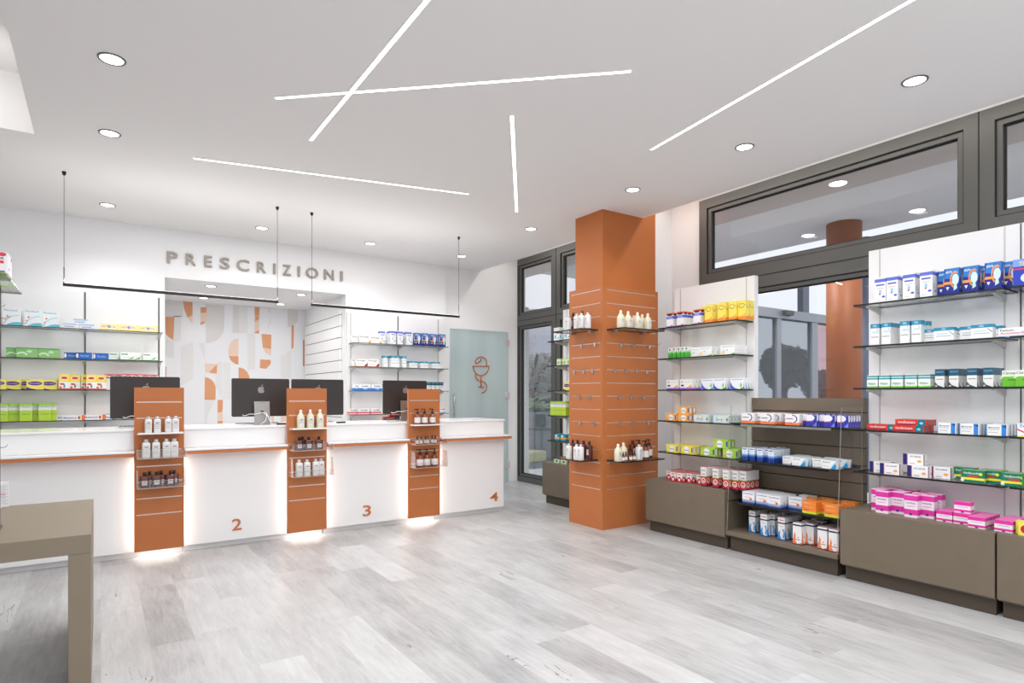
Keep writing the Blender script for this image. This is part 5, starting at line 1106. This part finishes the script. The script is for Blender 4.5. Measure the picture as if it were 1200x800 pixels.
DL = [(131, 69), (128.5, 156), (126, 240), (307, 267), (434, 285), (741.5, 222), (622, 268), (1072, 94.5), (872.5, 172), (541, 300)]
DLL = ['nearest ceiling downlight at upper left', 'middle ceiling downlight of the left-hand line', 'ceiling downlight furthest back at left, above the pendant', 'ceiling downlight left of middle, above the wall lettering', 'ceiling downlight right of the wall lettering', 'ceiling downlight just left of the orange column top', 'ceiling downlight between the door corner and orange column', 'nearest ceiling downlight at upper right', 'ceiling downlight above the right-hand transom window', 'ceiling downlight beside the right pendant wire']
def spot(loc, power, size=2.3, blend=.6, rad=.05):
    l = bpy.data.lights.new('spot_lamp', 'SPOT'); l.energy = power; l.spot_size = size; l.spot_blend = blend; l.shadow_soft_size = rad; l.color = (1, .99, .98)
    o = bpy.data.objects.new('spot_lamp', l); COL.objects.link(o); o.location = loc; return o
def downlight(x, y, z, label, grp, pw=19, r=.058):
    t = thing('downlight', label, 'ceiling light', (x, y, z), 0, grp)
    rg = MB(); n = 28
    rg.lathe([(r, -.001), (r + .002, -.006), (r + .012, -.006), (r + .014, 0)], mat((120, 116, 114), .4, .4), n, cap=False); rg.keep = True
    obj('trim_ring', rg, t)
    obj('lens', MB().lathe([(r, -.004), (r, -.0005)], M_EDOWN, n), t)
    spot((x, y, z - .02), pw)
for p, lab in zip(DL, DLL):
    q = onZ(*p, H); downlight(q[0], q[1], H, lab, 'ceiling downlights')
for k, p in enumerate([(247, 335), (353, 345), (232, 355), (327, 357)]):
    q = onZ(*p, 2.757); downlight(q[0], min(q[1], 9.5), 2.757, ['front left downlight in alcove ceiling', 'front right downlight in alcove ceiling', 'rear left downlight in alcove ceiling', 'rear right downlight in alcove ceiling'][k], 'alcove downlights', 11 if k < 2 else 4, .055)
area('alcove_lamp', (1.68, 8.95, 2.74), 1.4, .9, 7)  # soft fill added besides the downlights to even out the mural
# pendants
for k, (xa, ya, xb, yb_) in enumerate([(73.75, 333.25, 326, 353.5), (364.5, 356.9, 538.3, 370.9)]):
    A = onY(xa, ya, 6.50); Bq = onY(xb, yb_, 6.50); zc = (A[2] + Bq[2]) / 2
    t = thing('pendant_light', ['thin black linear pendant light over left half of counter', 'thin black linear pendant light over right half of counter'][k], 'pendant light', (A[0], 6.50, zc))
    ln = Bq[0] - A[0]
    obj('bar', B(0, -.013, -.013, ln, .013, .013, M_BLACK), t, bevel=.002)
    obj('diffuser', B(.01, -.009, .0135, ln - .01, .009, .0145, M_ESTRIP), t)
    area('pendant_lamp', (A[0] + ln / 2, 6.50, zc + .03), ln, .02, 3.4, rot=(PI, 0, 0))
    area('pendant_lamp', (A[0] + ln / 2, 6.50, zc - .03), ln, .02, 9)
    for u in (.008, ln - .008):
        obj('cable', MB().tube([(u, 0, .013), (u, 0, H - zc - .03)], .0022, mat((70, 66, 64), .4, .5), 6), t)
        obj('sleeve', MB().tube([(u, 0, .013), (u, 0, .15)], .0045, mat((90, 86, 84), .4, .5), 8), t)
        obj('ceiling_cup', MB().lathe([(.010, 0), (.016, .02), (.016, .032)], M_BLACK, 12), t, loc=(u, 0, H - zc - .032))
# cove light strip above windows, coffer light
t = obj('cove_strip', B(5.10, -2.5, HH - .012, 5.14, 8.0, HH - .001, emis('cove_led', (255, 244, 230), 3.0))); tag(t, 'hidden warm light strip in the slot above the windows', 'ceiling light')
area('cove_lamp', (5.15, 3.0, HH - .03), .06, 9.5, 32, (1, .95, .88))
area('coffer_lamp', (-1.6, 4.6, 3.70), 1.6, 1.6, 14, (1, .98, .96))
area('coffer_lamp', (-2.0, 5.1, 3.42), 3.0, .05, 4.5, (1, .98, .96), rot=(math.radians(115), 0, 0))
area('storeroom_lamp', (5.0, 8.9, 2.7), .8, .6, 18)  # unseen lamp added to light the frosted door from behind
# unseen fill lamps added to lift the general level, the ceiling and back wall
area('shop_lamp', (1.6, 0.6, H - .03), 3.0, 3.0, 90, (1, .99, .98))
area('shop_lamp', (1.6, -0.8, 2.5), 4.0, .1, 44, rot=(PI, 0, 0))
area('shop_lamp', (1.9, 6.9, H - .03), 3.6, .5, 34, (1, .99, .98))

# ================================================================== WORLD, CAMERA
w = bpy.data.worlds.new('sky'); scene.world = w; w.use_nodes = True
bg = w.node_tree.nodes['Background']; bg.inputs[0].default_value = (.84, .865, .93, 1); bg.inputs[1].default_value = 1.25
cam = bpy.data.cameras.new('camera'); co = bpy.data.objects.new('camera', cam); COL.objects.link(co)
cam.sensor_width = 36; cam.lens = 36 * FL / 1200; cam.shift_y = 62 / 1200; cam.clip_start = .05; cam.clip_end = 300
co.location = (0, 0, EYE); co.rotation_euler = (PI / 2, 0, -TH)
scene.camera = co
vs = scene.view_settings; vs.view_transform = 'Standard'; vs.look = 'None'; vs.gamma = 1; vs.use_curve_mapping = False; vs.exposure = 0.12
scene.cycles.max_bounces = 8; scene.cycles.diffuse_bounces = 4; scene.cycles.transparent_max_bounces = 24
scene.cycles.use_denoising = True; scene.cycles.sample_clamp_indirect = 6

# ------------------------------------------------------------------ leave out the cartons that nothing shows of, name the rest
bpy.context.view_layer.update()
dg = bpy.context.evaluated_depsgraph_get()
SEE = ('glass', 'pane', 'screen', 'tray', 'bin', 'wire', 'leaf', 'side_light')
eye = Vector((0, 0, EYE))
def in_frame(p):
    d = p.x * SN + p.y * CS
    if d < .1: return False
    u = CX + FL * (p.x * CS - p.y * SN) / d; v = HY - FL * (p.z - EYE) / d
    return 0 <= u <= 1200 and 0 <= v <= 800
def hits(o):
    bb = [Vector(c) for c in o.bound_box]; lo, hi = bb[0], bb[6]; n = 0
    M = o.matrix_world
    for fx in (.06, .35, .65, .94):
        for fz in (.12, .5, .92):
            for q in ((fx, 0, fz), (1, fx, fz), (0, fx, fz), (fx, fz, 1)):
                p = M @ Vector((lo.x + (hi.x - lo.x) * q[0], lo.y + (hi.y - lo.y) * q[1], lo.z + (hi.z - lo.z) * q[2]))
                if not in_frame(p): continue
                dirv = (p - eye); L_ = dirv.length; dirv.normalize(); org = eye.copy(); left = L_ + .02
                for hop in range(9):
                    ok, loc, nrm, idx, ob, mw = scene.ray_cast(dg, org, dirv, distance=left)
                    if not ok: break
                    if ob.name.split('.')[0].startswith(SEE) or any(k in ob.name for k in ('glass', 'pane', 'screen')):
                        adv = (loc - org).length + .0008; org = org + dirv * adv; left -= adv; continue
                    if ob.name == o.name: n += 1
                    break
    return n
seen = []
for rec in PRODUCTS:
    o = rec[0]; n = hits(o)
    if n < 1: bpy.data.objects.remove(o); continue
    p = o.matrix_world.translation; d = p.x * SN + p.y * CS; w_, d_, h_ = S[rec[1]][1:4]
    seen.append(rec + (n / 48 * (w_ + d_) * h_ * (FL / d) ** 2,))
seen.sort(key=lambda r: -r[5])
keep = set(r[0].name for r in seen[:298])
mbk = MB(); mbk.keep = True; gone = []
for rec in seen[298:]:
    o = rec[0]; me = o.data; n0 = len(mbk.v); M = o.matrix_world
    mbk.v += [tuple(M @ v.co) for v in me.vertices]
    for p in me.polygons: mbk.face([n0 + i for i in p.vertices], me.materials[p.material_index])
    gone.append(o)
print('CARTONS', len(PRODUCTS), 'seen', len(seen), [round(seen[k][5]) for k in range(0, len(seen), 40)])
order = {id(r): k for k, r in enumerate(PRODUCTS)}
kept = [r for r in PRODUCTS if r[0] not in gone and r[0].name in keep] if False else None
names = keep
kept = []
for rec in PRODUCTS:
    try: nm = rec[0].name
    except ReferenceError: continue
    if nm in names: kept.append(rec)
for o in gone: bpy.data.objects.remove(o)
if mbk.v:
    o = obj('carton_stock', mbk); tag(o, 'the other medicine cartons, mostly hidden behind the front rows on shelves', 'boxes', kind='stuff')
cnt = {}
for o, st, r, up, where in kept:
    k = (st, r, up, where); c = cnt[k] = cnt.get(k, 0) + 1
    pos = ', on top' if up else ('' if r == 0 else ', %s row' % ORD[r])
    tag(o, '%s, %s from left%s, %s' % (S[st][0], ORD[c - 1], pos, where), 'box', '%ss, %s' % (S[st][0], where))
